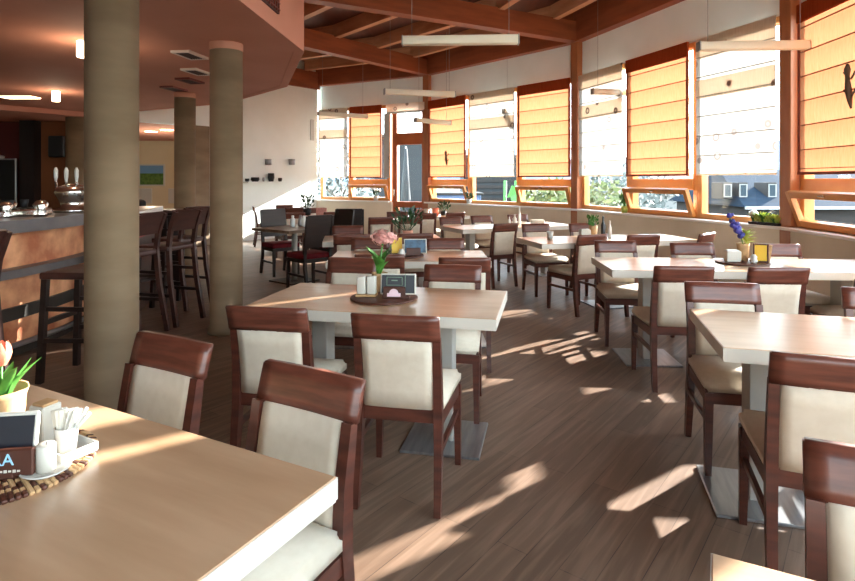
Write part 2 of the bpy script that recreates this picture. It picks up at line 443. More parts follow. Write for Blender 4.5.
# bay between the middle post and the near post
M23 = frame_m(P3, P2); L23 = (P2 - P3).length
bay_walls(M23, L23)
e = L23 / 3
window(M23, .08, e, 'fixed'); window(M23, e, 2 * e, 'hopper'); window(M23, 2 * e, L23 - .08, 'fixed')
def bl(M, px0, px1): pass
blind(M23, .16, e - .06, 'white', 'pale patterned blind beside the nearest timber post, slate roof showing below it')
blind(M23, e + .07, 2 * e - .03, 'orange', 'orange blind above the tilted hopper window, between two pale patterned blinds')
blind(M23, 2 * e + .08, L23 - .1, 'white', 'pale patterned blind just past the middle timber post, hazy trees below it')
# bay between the far post and the middle post
M12 = frame_m(P2, P1); L12 = (P1 - P2).length; e = L12 / 3
bay_walls(M12, L12)
window(M12, .08, e, 'hopper'); window(M12, e, 2 * e, 'fixed'); window(M12, 2 * e, L12 - .08, 'hopper')
blind(M12, .12, e - .04, 'orange', 'orange blind touching the middle timber post, yellow-green shrubs below it')
blind(M12, e + .06, 2 * e - .06, 'white', 'pale patterned blind framed by orange blinds on both sides')
blind(M12, 2 * e + .06, L12 - .08, 'orange', 'orange blind next to the glass door post, with a small dark appliqué')
# bay with the glass door
M01 = frame_m(P1, CORNER); L01 = (CORNER - P1).length
DW = .95
bay_walls(M01, L01, DW + .08)
mb = MB(); mb.box(((DW + .08) / 2, .06, (Z_HEAD + 4.52) / 2), (DW + .08, .16, 4.52 - Z_HEAD), 'wall_white'); struct(set_m(mb.build('wall_upper'), M01))
mb = MB(); rect_frame(mb, .06, DW + .06, 0.0, Z_HEAD, .02, .11, .13, 'door_wood')
mb.box((DW / 2 + .06, .02, 2.44), (DW - .2, .13, .28), 'door_wood'); mb.box((DW / 2 + .06, .02, .83), (DW - .2, .12, .14), 'door_wood'); mb.box((DW - .03, .02, Z_HEAD / 2), (.1, .12, Z_HEAD - .2), 'door_wood')
dr = set_m(mb.build('door_1'), M01); struct(dr)
mb = MB(); pane(mb, .16, DW - .07, 2.57, Z_HEAD - .1, .03); mb.build('pane', dr)
mb = MB(); pane(mb, .16, DW - .07, .89, 2.31, .03); mb.build('pane', dr)
mb = MB(); pane(mb, .16, DW - .07, .1, .77, .03); mb.build('pane', dr)
mb = MB(); mb.box((DW - .02, -.07, 1.12), (.03, .05, .18), 'chrome', bev=.008); mb.build('door_handle', dr)
xo = DW + .12; xm = .535 / .779 * L01
window(M01, xo, xm, 'hopper'); window(M01, xm, L01 - .05, 'fixed')
blind(M01, xo + .2, xm - .03, 'orange', 'orange blind left of the glass door, farthest orange one')
blind(M01, xm + .05, L01 - .04, 'white', 'pale patterned blind in the corner by the far white wall')
rb = MB(); rb.box((DW / 2 + .1, -.12, 3.2), (DW + .16, .07, .2), 'beige_cloth', bev=.02, seg=2); rb.box((DW / 2 + .1, -.125, 3.08), (DW + .14, .05, .05), 'white_cloth', bev=.01)
rb = set_m(rb.build('raised_blind'), M01); tag(rb, 'pale patterned blind pulled up above the glass door', 'blind')
rb = MB(); rb.box((DW + .18, -.1, 2.28), (.16, .012, 1.6), 'white_cloth'); rb = set_m(rb.build('side_blind'), M01); tag(rb, 'narrow pale blind strip left of the glass door', 'blind')
# bay at the frame's edge
M34 = frame_m(POSTS[3], P3); L34 = (P3 - POSTS[3]).length; e = L34 / 3
bay_walls(M34, L34)
window(M34, .08, e, 'hopper'); window(M34, e, 2 * e, 'fixed'); window(M34, 2 * e, L34 - .08, 'hopper')
blind(M34, 2 * e + .2, L34 - .2, 'orange', 'largest orange blind, at the edge of the view past the nearest post')
blind(M34, e + .1, 2 * e - .29, 'white', 'pale patterned blind out past the largest orange blind', z0=1.52)  # out of view; width cut back so sun stripes reach the nearest table
# unseen bays behind the viewer, blinds left off so clear glass adds sky fill
for i in (1, 2):
    Mx = frame_m(POSTS[i], POSTS[i + 1]); L = (POSTS[i + 1] - POSTS[i]).length
    bay_walls(Mx, L)
    for k in range(3): window(Mx, .05 + k * (L - .1) / 3, .05 + (k + 1) * (L - .1) / 3, 'fixed')

# far white wall, header over the opening, back lounge
def wall_between(name, a, b, z0, z1, th, m):
    mb = MB(); bar_between(mb, a, b, z0, z1, th, m); return struct(mb.build(name))
off = -FN * .1
wall_between('wall_far', CORNER + off, FEND + off, 0, 4.55, .2, 'wall_white')
wall_between('wall_header', FEND + off, FEND + FW * 2.35 + off, 2.6, 4.5, .2, 'wall_white')
mb = MB(); q = FEND + FW * .18; mb.box((q.x, q.y, 1.3), (.34, .3, 2.6), 'column_stone', rot=(0, 0, math.atan2(FW.y, FW.x)), bev=.01)
struct(mb.build('wall_pillar'))
# lounge behind the header: lower ceiling, cream back wall with bright window
mb = MB(); mb.prism([(-4.95, 12.6), (-4.3, 19), (-15, 19), (-15, 11.9), (-8.2, 11.9), (-8.0, 8.6)][:4] + [(-8.6, 7.9)], 2.62, 2.74, 'salmon'); struct(mb.build('ceiling_lounge'))
wall_between('wall_back', Vector((-15, 17.4, 0)), Vector((-6.55, 17.4, 0)), 0, 2.7, .2, 'wall_cream')
wall_between('wall_side', Vector((-6.55, 17.4, 0)), Vector((-6.5, 16.0, 0)), 0, 2.7, .16, 'wall_cream')
wall_between('wall_side', Vector((-4.4, 14.2, 0)), Vector((-4.3, 19.1, 0)), 0, 4.5, .2, 'wall_white')
mb = MB(); rect_frame(mb, -6.42, -4.45, .0, 2.5, 17.4, .12, .12, 'frame_wood'); mb.box((-5.45, 17.4, 2.6), (2.1, .14, .22), 'beam_wood')
WIN[0] += 1; fr = struct(mb.build('window_%d' % WIN[0])); mb = MB(); pane(mb, -6.32, -4.55, .1, 2.42, 17.4); mb.build('pane', fr)
# closing walls out of view; first one added to shut a bay and cut fill
wall_between('wall_window', POSTS[0], POSTS[1], 0, 4.5, .2, 'wall_white')
wall_between('wall_left', Vector((-16, -6.5, 0)), Vector((-16, 19, 0)), 0, 4.6, .2, 'wall_cream')
wall_between('wall_rear', Vector((-16, -6.5, 0)), Vector((POSTS[0].x, -6.5, 0)), 0, 4.6, .2, 'wall_cream')

# ---- salmon drop ceiling (polygon of the same centre)
Z_SAL = 2.71
poly = [polar(RF - .045, A0 + DA * k) for k in range(-4, 6)]
pts = [(p.x, p.y) for p in poly] + [(-13, 11.9), (-15.8, 8), (-15.8, -6.3), (-7, -6.3)]
mb = MB(); mb.prism(pts, Z_SAL, Z_SAL + .06, 'salmon')
struct(mb.build('ceiling_salmon'))
mb = MB()
fpoly = [polar(RF, A0 + DA * k) for k in range(-4, 6)]
for a, b in zip(fpoly, fpoly[1:]): bar_between(mb, a, b, Z_SAL - .006, 4.5, .1, 'salmon')
struct(mb.build('wall_fascia'))
# ceiling vents
def flatvent(px, y, mfr, mdk, label, sz=(.2, .36), rz=-.15):
    mb = MB(); rect_frame_h(mb, sz, mfr); v = mb.build('ceiling_vent'); v.location = (px, y, Z_SAL - .012); v.rotation_euler = (0, 0, rz); tag(v, label, 'vent', 'ceiling vents')
    mb = MB(); mb.box((0, 0, .004), (sz[0] - .05, sz[1] - .05, .01), mdk)
    for k in range(6): mb.box((-(sz[0] - .07) / 2 + k * (sz[0] - .07) / 5, 0, -.004), (.008, sz[1] - .05, .012), mdk)
    mb.build('grille', v)
def rect_frame_h(mb, sz, m):
    w_ = .03
    for s in (-1, 1):
        mb.box((s * (sz[0] - w_) / 2, 0, 0), (w_, sz[1], .024), m); mb.box((0, s * (sz[1] - w_) / 2, 0), (sz[0] - 2 * w_, w_, .024), m)
def at_ceiling(px, py, h):
    z = 570 * (h - 1.43) / (180 - py); return ((px - 427.5) * z / 570, z)
for (px, py, a, b_, lab) in ((190, 54, 'vent_white', 'vent_dark', 'white-framed ceiling vent nearest the viewer, beside the slim stone column'),
                             (197, 71, 'vent_white', 'vent_dark', 'white-framed ceiling vent further back beside the stone column'),
                             (190, 80, 'vent_red', 'vent_dark', 'dark red ceiling vent behind the white-framed vents'),
                             (174, 88, 'vent_red', 'vent_dark', 'dark red ceiling vent farthest back, above the rear column')):
    x, y = at_ceiling(px, py, Z_SAL); flatvent(x, y, a, b_, lab)
# fascia vent
A, B = polar(RF, A0 - DA), polar(RF, A0); d = (B - A).normalized(); nn = Vector((d.y, -d.x, 0))
c = A + d * ((B - A).length * .46) + nn * .055
v = MB(); v.box((0, 0, 0), (.8, .03, .5), 'vent_dark'); v = v.build('fascia_vent'); v.location = (c.x, c.y, 3.09); v.rotation_euler = (0, 0, math.atan2(d.y, d.x)); tag(v, 'dark mesh vent grille in the salmon fascia', 'vent')
mb = MB()
for k in range(14): mb.box((-.37 + k * .057, -.018, 0), (.012, .012, .48), 'vent_red')
for k in range(9): mb.box((0, -.02, -.22 + k * .055), (.78, .01, .012), 'vent_red')
mb.build('mesh_bars', v)
# ceiling downlights
def lamp_light(x, y, z, e_):
    d_ = bpy.data.lights.new('lamp_light', 'POINT'); d_.energy = e_; d_.color = (1, .82, .6); d_.shadow_soft_size = .08
    l_ = bpy.data.objects.new('lamp_light', d_); COL.objects.link(l_); l_.location = (x, y, z)
for (px, py, lab) in ((83, 41, 'small cylinder ceiling lamp half hidden by the nearest stone column'), (56, 91, 'small cylinder ceiling lamp above the bar taps')):
    x, y = at_ceiling(px, py, Z_SAL); mb = MB(); mb.lathe([(.055, -.004), (.06, 0)], 'vent_white'); mb.lathe([(.05, -.15), (.052, -.14), (.052, -.004)], 'lamp_lit', seg=20)
    o = mb.build('ceiling_lamp'); o.location = (x, y, Z_SAL); tag(o, lab, 'lamp', 'cylinder ceiling lamps'); lamp_light(x, y, Z_SAL - .3, 4)
x, y = at_ceiling(20, 97, Z_SAL); mb = MB(); mb.box((0, 0, -.008), (.5, .22, .014), 'lamp_lit', bev=.004); o = mb.build('recessed_panel_light'); o.location = (x, y, Z_SAL); tag(o, 'flat lit rectangular panel light in the salmon ceiling above the bar', 'lamp')
for px, py, lab in ((151, 131.5, 'round spotlight in the lounge ceiling, nearer the thick column'), (167, 129.8, 'round spotlight in the lounge ceiling, nearer the rear column')):
    x, y = at_ceiling(px, py, 2.62); mb = MB(); mb.lathe([(.14, -.012), (.15, 0)], 'lamp_lit', seg=20); o = mb.build('lounge_spotlight'); o.location = (x, y, 2.62); tag(o, lab, 'lamp', 'lounge ceiling spotlights'); lamp_light(x, y, 1.9, 14)

# ---- columns
for (x, y, r, lab) in ((-1.92, 3.47, .148, 'thick round stone column nearest the viewer'), (-1.895, 5.37, .148, 'round stone column in the middle, at the edge of the salmon ceiling'),
                  (-3.59, 8.44, .148, 'slim round stone column behind the bar stools'), (-6.7, 10.9, .19, 'round stone column behind the bar taps')):
    mb = MB(); mb.lathe([(r + .02, 0), (r + .02, .05), (r, .06), (r, Z_SAL - .07)], 'column_stone', seg=48); mb.lathe([(r + .004, Z_SAL - .07), (r + .004, Z_SAL)], 'column_cap', seg=48, cap=False)
    o = mb.build('wall_column'); o.location = (x, y, 0); struct(o, lab, 'column')
# ------------------------------------------------------------------ dining furniture
HS = .857
def chair_maker():
    t = thing('dining_chair', '', 'chair')
    # seat cushion
    mb = MB(); b = bmesh.new(); bmesh.ops.create_cube(b, size=1)
    for v in b.verts:
        wx = .44 if v.co.y > 0 else .39
        v.co = Vector((v.co.x * wx, v.co.y * .43 + .01, v.co.z * .065 + .443))
    bmesh.ops.bevel(b, geom=list(b.edges), offset=.018, segments=3, affect='EDGES')
    for v in b.verts:
        if v.co.z > .46: v.co.z += .01 * (1 - (v.co.x / .22) ** 2) * (1 - ((v.co.y) / .23) ** 2)
    mb._add(b, Matrix(), 'cream_cloth', True); mb.build('seat', t)
    mb = MB()
    for s in (-1, 1): mb.tube([(s * .178, -.2, .385), (s * .2, .2, .385)], 0, 'chair_wood', sq=(.024, .055))
    mb.box((0, .2, .385), (.4, .024, .055), 'chair_wood'); mb.box((0, -.205, .405), (.36, .026, .06), 'chair_wood')
    mb.build('seat_frame', t)
    for s in (-1, 1):
        mb = MB(); mb.tube([(s * .2, .2, .41), (s * .205, .205, 0)], 0, 'chair_wood', sq=[(.04, .038), (.028, .027)]); mb.build('leg', t)
    for s in (-1, 1):
        mb = MB(); mb.tube([(s * .182, -.262, 0), (s * .18, -.23, .2), (s * .177, -.21, .42), (s * .175, -.218, .58), (s * .175, -.245, .75)], 0, 'chair_wood',
                           sq=[(.03, .034), (.034, .042), (.038, .046), (.036, .04), (.034, .03)]); mb.build('leg', t)
    for s in (-1, 1):
        mb = MB(); mb.tube([(s * .188, -.222, .27), (s * .2, .2, .27)], 0, 'chair_wood', sq=(.018, .026)); mb.build('stretcher', t)
    # backrest panel, gently curved
    def curved(x0, x1, z0, z1, yf, th, m, name, nx=8, nz=4, bow=.02):
        vs, fs = [], []
        for side in (0, 1):
            for j in range(nz + 1):
                z = z0 + (z1 - z0) * j / nz
                for i in range(nx + 1):
                    f = i / nx; x = x0 + (x1 - x0) * f; k = (x1 - x0) / 2
                    y = yf(z) - bow * (1 - ((x - (x0 + x1) / 2) / k) ** 2) * 1.0 + (th / 2 if side else -th / 2)
                    vs.append((x, y, z))
        W = nx + 1; N = W * (nz + 1)
        for j in range(nz):
            for i in range(nx):
                a = j * W + i; fs.append((a, a + 1, a + W + 1, a + W)); fs.append((N + a, N + a + W, N + a + W + 1, N + a + 1))
        for i in range(nx): fs.append((i, N + i, N + i + 1, i + 1)); a = nz * W + i; fs.append((a, a + 1, N + a + 1, N + a))
        for j in range(nz): a = j * W; fs.append((a, a + W, N + a + W, N + a)); a += nx; fs.append((a, N + a, N + a + W, a + W))
        b = bmesh.new(); V = [b.verts.new(p) for p in vs]
        for f in fs: b.faces.new([V[i] for i in f])
        bmesh.ops.recalc_face_normals(b, faces=b.faces)
        sharp = [e_ for e_ in b.edges if len(e_.link_faces) == 2 and e_.calc_face_angle() > .8]
        bmesh.ops.bevel(b, geom=sharp, offset=.004, segments=2, affect='EDGES')
        m_ = MB(); m_._add(b, Matrix(), m, True); return m_.build(name, t)
    yf = lambda z: -.208 - max(0, z - .42) ** 2 * .34 - max(0, z - .42) * .03
    curved(-.155, .155, .435, .748, yf, .034, 'cream_cloth', 'backrest', bow=.006)
    curved(-.193, .193, .742, HS, lambda z: yf(z) - .004, .03, 'rail_wood', 'top_rail', bow=.008)
    return t
def dining(label, x, y, fa, group, by='seat'):
    """x, y = middle of the top rail (world), fa = direction the chair faces, degrees"""
    f = Vector((math.cos(R(fa)), math.sin(R(fa)), 0)); p = Vector((x, y, 0)) + f * .285
    return spawn('dining', chair_maker, label, p, R(fa - 90), group)

def table(name, label, cx, cy, L, W, rot, h=.76, legs=(.34,), top='table_wood', edge='table_edge', group='wooden dining tables', th=.055):
    t = thing(name, label, 'table', (cx, cy, 0), R(rot), group)
    mb = MB(); mb.box((0, 0, h - .0125), (L, W, .025), top, bev=.002); mb.box((0, 0, h - .014 - th / 2), (L - .002, W - .002, th - .022), edge)
    tp = mb.build('tabletop', t)
    mb = MB(); mb.box((0, 0, h - th / 2 + .0005), (L + .004, W + .004, th - .006), edge); mb.build('edge_band', tp)
    xs = [-L * legs[0], L * legs[0]] if legs[0] else [0]
    for s in xs:
        mb = MB(); mb.box((s, 0, (h - th + .012) / 2), (.09, .13, h - th - .012), 'steel_leg', bev=.004); mb.build('leg', t)
        mb = MB(); mb.box((s, 0, .007), (.42, .44, .014), 'steel', bev=.003); mb.build('base_plate', t)
    return t
GT = 'light wood dining tables'
table('dining_table', 'nearest light wood table with the tulip pot and round woven mat', -.975, 1.29, 1.36, .72, -28, group=GT)
table('dining_table', 'light wood table in mid-floor with a napkin box and black menu stand', -.25, 3.235, 1.34, .72, -12, group=GT, legs=(.27,))
table('dining_table', 'light wood table behind the middle one, with yellow and blue menu cards on it', -.16, 5.05, 1.36, .72, 1, group=GT)
table('dining_table', 'light wood table with a leafy potted plant, third behind the black menu stand', -.52, 6.6, 1.34, .7, 8, group=GT)
table('dining_table', 'small square light table in front of the glass door', -.5, 9.55, .8, .8, 14, group=GT, legs=(0,))
table('dining_table', 'bare pale table with no centrepiece in front of the blue-flower table', 1.925, 2.455, 1.34, .72, -15, group=GT)
table('dining_table', 'long pale table with the blue flower vase, beside the near post', 2.5, 4.525, 2.2, .72, -4, group=GT)
table('dining_table', 'long pale table with a dark bottle and a potted plant under the windows', 2.045, 6.535, 1.9, .72, 13, group=GT, legs=(0,))
table('dining_table', 'long pale table with small shakers in front of the far blinds', 1.2, 8.4, 1.9, .72, 24, group=GT)
table('dining_table', 'pale table with candles beside the glass door post', .1, 10.7, 1.2, .7, 30, group=GT)
table('dining_table', 'corner of a bare table jutting in at the bottom edge of the view', .945, .40, 1.34, .72, -27, group=GT)
table('dining_table', 'distant pale table by the lit white wall', -3.1, 12.5, .8, .8, 20, group=GT, legs=(0,))
table('dining_table', 'distant pale table with a dark potted plant near the corner blind', -2.15, 10.9, 1.1, .75, 35, group=GT, legs=(0,))

# chairs (middle of top rail, facing)
for (lab, x, y, fa, g) in (
    ('chair at the tulip table tucked in beside the thick stone column', -.925, 2.07, -118, 'chairs at the tulip table'),
    ('chair at the tulip table with its seat showing past the table corner', -.35, 1.72, -120, 'chairs at the tulip table'),
    ('chair seen from behind beside the slim column at the middle table', -.73, 2.58, 80, 'chairs at the middle table'),
    ('chair seen from behind in the centre, pushed up to the middle table', -.14, 2.43, 79, 'chairs at the middle table'),
    ('chair across the middle table, behind the black menu stand towards the aisle', .17, 3.84, -100, 'chairs at the middle table'),
    ('chair across the middle table, behind the white napkin box', -.545, 4.2, -101, 'chairs at the middle table'),
    ('chair seen from behind at the menu-card table, nearer the aisle', .275, 4.22, 87, 'chairs at the menu-card table'),
    ('chair seen from behind at the menu-card table, hidden behind the pink flower', -.37, 4.4, 90, 'chairs at the menu-card table'),
    ('chair across the menu-card table, behind the blue menu card', .17, 5.62, -89, 'chairs at the menu-card table'),
    ('chair across the menu-card table, left of the yellow menu card', -.56, 5.64, -89, 'chairs at the menu-card table'),
    ('chair seen from behind at the potted-plant table, left of the pink flower', -.8, 6.02, 96, 'chairs at the potted-plant table'),
    ('chair seen from behind at the potted-plant table, in front of the plant', -.13, 6.12, 98, 'chairs at the potted-plant table'),
    ('chair across the potted-plant table at its end by the burgundy chairs', -1.0, 7.15, -83, 'chairs at the potted-plant table'),
    ('chair at the small door table, seen from behind left of the leafy plant', -.72, 8.8, 102, 'chairs at the small door table'),
    ('chair at the small door table, seen from behind above the leafy plant', -.26, 8.9, 106, 'chairs at the small door table'),
    ('chair across the small door table close to the parapet', -.55, 10.35, -78, 'chairs at the small door table'),
    ('chair at the bare pale table, its back to the viewer', 1.33, 1.845, 69, 'chairs at the bare pale table'),
    ('chair across the bare pale table at its free corner, seat towards the viewer', 1.64, 3.18, -101, 'chairs at the bare pale table'),
    ('chair across the bare pale table, only its rail corner in view', 2.4, 3.0, -105, 'chairs at the bare pale table'),
    ('nearest chair, in the bottom corner of the view behind the jutting table', 1.0, 1.17, -118, 'chairs at the jutting table'),
    ('chair seen from behind at the free end of the blue-flower table', 1.71, 3.8, 84, 'chairs at the blue-flower table'),
    ('chair seen from behind in the middle of the blue-flower table', 2.305, 3.74, 87, 'chairs at the blue-flower table'),
    ('chair seen from behind at the blue-flower table, cut by the frame edge', 3.12, 3.85, 88, 'chairs at the blue-flower table'),
    ('chair across the blue-flower table at its free end, legs in the aisle', 1.77, 5.38, -93, 'chairs at the blue-flower table'),
    ('chair across the blue-flower table, left of the blue flower', 2.41, 5.2, -94, 'chairs at the blue-flower table'),
    ('chair across the blue-flower table, in front of the near timber post', 3.13, 5.1, -94, 'chairs at the blue-flower table'),
    ('chair turned aside at the bottle table, seen from behind at the aisle', 1.74, 6.0, 114, 'chairs at the bottle table'),
    ('chair seen from behind at the bottle table, nearer the window', 2.27, 5.98, 103, 'chairs at the bottle table'),
    ('chair at the window end of the bottle table, rail near the parapet', 3.03, 6.17, 132, 'chairs at the bottle table'),
    ('chair across the bottle table at its aisle end, seat in the aisle', 1.42, 7.5, -77, 'chairs at the bottle table'),
    ('chair across the bottle table, behind the white napkin holder', 2.05, 7.55, -77, 'chairs at the bottle table'),
    ('chair seen from behind at the shaker table, cream back in the light', 1.04, 7.55, 116, 'chairs at the shaker table'),
    ('chair across the shaker table at its end near the door', .36, 8.85, -66, 'chairs at the shaker table'),
    ('chair across the shaker table, in front of the hopper window by the door', .87, 9.2, -66, 'chairs at the shaker table'),
    ('chair across the shaker table, nearest the middle timber post', 1.5, 9.5, -66, 'chairs at the shaker table'),
    ('chair at the candle table, sunlit cream back towards the viewer', -.03, 9.9, 100, 'chairs at the candle table'),
    ('chair at the candle table, back towards the shaker table', .5, 10.1, 118, 'chairs at the candle table'),
    ('chair at the candle table, close to the parapet by the door', -.1, 11.35, -62, 'chairs at the candle table'),
    ('chair side-on at the lit white wall, beside the slim column', -3.78, 12.35, 20, 'chairs at the distant wall table'),
    ('chair behind the distant wall table against the lit wall', -3.3, 13.15, -72, 'chairs at the distant wall table'),
    ('chair at the distant wall table, back to the burgundy chairs', -2.78, 11.9, 110, 'chairs at the distant wall table'),
    ('chair at the dark-plant table, farther from the door', -2.36, 10.12, 118, 'chairs at the dark-plant table'),
    ('chair at the dark-plant table, nearer the door, back to the viewer', -1.7, 10.3, 128, 'chairs at the dark-plant table'),
    ('chair across the dark-plant table in front of the corner blind', -2.3, 11.75, -58, 'chairs at the dark-plant table'),
):
    dining('cream ' + lab, x, y, fa, g)

# burgundy-seated black chairs and their dark table
def red_chair():
    t = thing('burgundy_chair', '', 'chair')
    mb = MB(); mb.box((0, 0, .45), (.43, .42, .07), 'red_cloth', bev=.02, seg=3); mb.build('seat', t)
    mb = MB()
    for s in (-1, 1): mb.box((s * .19, 0, .395), (.03, .38, .05), 'black_wood')
    mb.box((0, .19, .395), (.38, .03, .05), 'black_wood'); mb.box((0, -.19, .395), (.38, .03, .05), 'black_wood'); mb.build('seat_frame', t)
    for s in (-1, 1):
        mb = MB(); mb.tube([(s * .19, .19, .41), (s * .195, .2, 0)], 0, 'black_wood', sq=[(.042, .04), (.03, .03)]); mb.build('leg', t)
        mb = MB(); mb.tube([(s * .19, -.27, 0), (s * .19, -.21, .3), (s * .19, -.2, .5), (s * .19, -.27, .97)], 0, 'black_wood', sq=[(.032, .034), (.036, .042), (.036, .042), (.032, .026)]); mb.build('leg', t)
        mb = MB(); mb.tube([(s * .19, -.23, .2), (s * .193, .19, .2)], 0, 'black_wood', sq=(.02, .028)); mb.build('stretcher', t)
    mb = MB(); mb.tube([(0, -.205, .56), (0, -.235, .78), (0, -.268, .98)], 0, 'black_wood', sq=[(.36, .022)] * 3); mb.build('backrest', t)
    return t
for lab, x, y, fa in (('burgundy-seated dark chair across the dark table, facing the viewer sideways', -2.24, 8.68, -50),
                      ('burgundy-seated dark chair with its tall back to the viewer at the dark table', -1.56, 7.5, 134),
                      ('burgundy-seated dark chair behind the dark table, partly hidden by the tall chair back', -1.45, 8.62, -129),
                      ('dark tall-backed chair standing alone between the dark table and the glass door', -1.25, 9.2, 100)):
    spawn('red', red_chair, lab, (x, y, 0), R(fa - 90), 'burgundy-seated dark chairs')
t = thing('dark_table', 'square dark-topped table on a steel post among the burgundy chairs', 'table', (-1.88, 8.06, 0), R(51))
mb = MB(); mb.box((0, 0, .74), (.84, .84, .04), 'dark_top', bev=.004); mb.build('tabletop', t)
mb = MB(); mb.lathe([(.04, .02), (.04, .72)], 'steel_leg', seg=16); mb.build('leg', t)
mb = MB(); mb.box((0, 0, .01), (.5, .5, .02), 'bar_dark', bev=.004); mb.build('base_plate', t)

# bar stools
def stool():
    t = thing('bar_stool', '', 'stool')
    mb = MB(); mb.box((0, 0, .755), (.42, .4, .05), 'stool_wood', bev=.012, seg=2); mb.build('seat', t)
    for s in (-1, 1):
        mb = MB(); mb.tube([(s * .18, .17, .74), (s * .2, .2, 0)], 0, 'black_wood', sq=(.04, .04)); mb.build('leg', t)
        mb = MB(); mb.tube([(s * .2, -.29, 0), (s * .19, -.21, .45), (s * .18, -.185, .78), (s * .18, -.21, .95), (s * .18, -.27, 1.12)], 0, 'stool_wood', sq=(.036, .042)); mb.build('leg', t)
    for s in (-1, 1):
        mb = MB(); mb.tube([(s * .19, -.24, .3), (s * .195, .19, .3)], 0, 'black_wood', sq=(.024, .03)); mb.build('stretcher', t)
        mb = MB(); mb.tube([(s * .188, -.2, .52), (s * .185, .175, .52)], 0, 'black_wood', sq=(.024, .03)); mb.build('stretcher', t)
    mb = MB(); mb.box((0, .185, .42), (.36, .026, .035), 'black_wood'); mb.build('footrest', t)
    mb = MB(); mb.tube([(0, -.2, .93), (0, -.225, 1.02), (0, -.268, 1.13)], 0, 'stool_wood', sq=[(.35, .024)] * 3); mb.build('backrest', t)
    return t
for lab, x, y, fa in (('dark wooden bar stool at the edge of the view, curved back post beside the tulips', -2.82, 3.28, 178),
                      ('dark wooden bar stool half hidden by the thick column in front of the bar', -2.52, 4.2, 178),
                      ('dark wooden bar stool just past the thick column, back to the aisle', -2.78, 5.25, 172),
                      ('dark wooden bar stool with long pale-edged back legs nearest the middle column', -2.66, 5.8, 164),
                      ('dark wooden bar stool farthest along the bar row', -2.83, 6.5, 160)):
    spawn('stool', stool, lab, (x, y, 0), R(fa - 90), 'dark wooden bar stools')

# bar counter: curved, marbled copper panels, grey top and ledge
def arcpoly(r0, r1, a0, a1, n=24):
    o = [(r1 * math.cos(R(a0 + (a1 - a0) * i / n)), r1 * math.sin(R(a0 + (a1 - a0) * i / n))) for i in range(n + 1)]
    return o + [(r0 * math.cos(R(a1 - (a1 - a0) * i / n)), r0 * math.sin(R(a1 - (a1 - a0) * i / n))) for i in range(n + 1)]
t = thing('bar_counter', 'curved bar counter with marbled copper front and grey top', 'bar counter', (CX, CY, 0))
a0, a1 = -42, 11
mb = MB(); mb.prism(arcpoly(3.2, 3.96, a0, a1), 1.02, 1.12, 'bar_grey'); mb.build('countertop', t)
mb = MB(); mb.prism(arcpoly(3.3, 3.8, a0, a1), .12, 1.02, 'bar_stone'); mb.build('front_panel', t)
mb = MB(); mb.prism(arcpoly(3.7, 3.93, a0, a1), .67, .735, 'bar_grey'); mb.build('ledge', t)
mb = MB(); mb.prism(arcpoly(3.74, 3.83, a0, a1), .32, .42, 'bar_dark'); mb.build('dark_band', t)
mb = MB(); mb.prism(arcpoly(3.3, 3.74, a0, a1), 0, .12, 'bar_dark'); mb.build('plinth', t)
mb = MB(); mb.tube([(3.95 * math.cos(R(a)), 3.95 * math.sin(R(a)), .16) for a in range(-40, 11, 2)], .022, 'steel'); mb.build('foot_rail', t)
# serving counter end with white top and red front
t = thing('serving_counter', 'low serving counter with white top edge and red front past the bar', 'counter', (-3.16, 6.55, 0), R(105))
mb = MB(); mb.box((0, .35, 1.06), (1.3, .7, .09), 'white_china', bev=.006); mb.build('countertop', t)
mb = MB(); mb.box((0, .37, .5), (1.25, .62, 1.0), 'stool_wood'); mb.build('body', t)
mb = MB(); mb.box((0, .05, .91), (1.25, .02, .2), 'counter_red'); mb.build('red_panel', t)
# beer tap and coffee machine on the bar
t = thing('beer_tap_tower', 'chrome beer tap tower with four pale tap handles on the bar', 'beer tap', (-3.42, 5.5, 1.12), R(20))
mb = MB(); mb.lathe([(.16, 0), (.17, .03), (.1, .05), (.12, .12), (.16, .19), (.14, .24), (.05, .27), (0, .275)], 'chrome', seg=28); mb.build('body', t)
for k in range(4):
    x = -.13 + k * .085
    mb = MB(); mb.tube([(x, -.02, .2), (x, -.05, .29), (x, -.06, .3)], .012, 'chrome'); tp = mb.build('tap', t)
    mb = MB(); mb.lathe([(.008, 0), (.018, .05), (.02, .11), (.008, .14)], 'white_china', c=(x, -.055, .29), seg=12); mb.build('tap_handle', tp)
for k in range(5):
    mb = MB(); a = k * 1.25; mb.lathe([(.05, 0), (.055, .02), (.04, .06), (.06, .1), (.03, .13)], 'chrome', seg=16)
    o = mb.build('chrome_jug'); o.location = (-3.5 + .2 * math.cos(a), 5.28 + .22 * math.sin(a) - .42, 1.12); tag(o, ['round chrome jug nearest the bar edge', 'small chrome jug beside the tap tower', 'chrome jug at the back of the bar top', 'chrome jug in front of the dark niche', 'chrome jug closest to the thick column'][k], 'jug', 'chrome jugs on the bar')
t = thing('drip_tray', 'long silver drip tray with dark cups on the bar top', 'tray', (-3.55, 4.6, 1.12), R(85))
mb = MB(); mb.box((0, 0, .03), (1.1, .26, .06), 'chrome', bev=.012); mb.build('tray', t)
mb = MB()
for k in range(14): mb.box((-.5 + k * .077, 0, .064), (.03, .2, .008), 'bar_dark')
mb.build('grille', t)
for k in range(6):
    mb = MB(); mb.lathe([(.022, 0), (.034, .07), (.03, .07), (.02, .01)], 'black_matte', seg=14); o = mb.build('dark_cup'); o.location = (-3.52 + .02 * (k % 2), 4.2 + k * .15, 1.19)
    tag(o, 'small dark cup upside in the row on the silver drip tray', 'cup', 'dark cups on the drip tray')
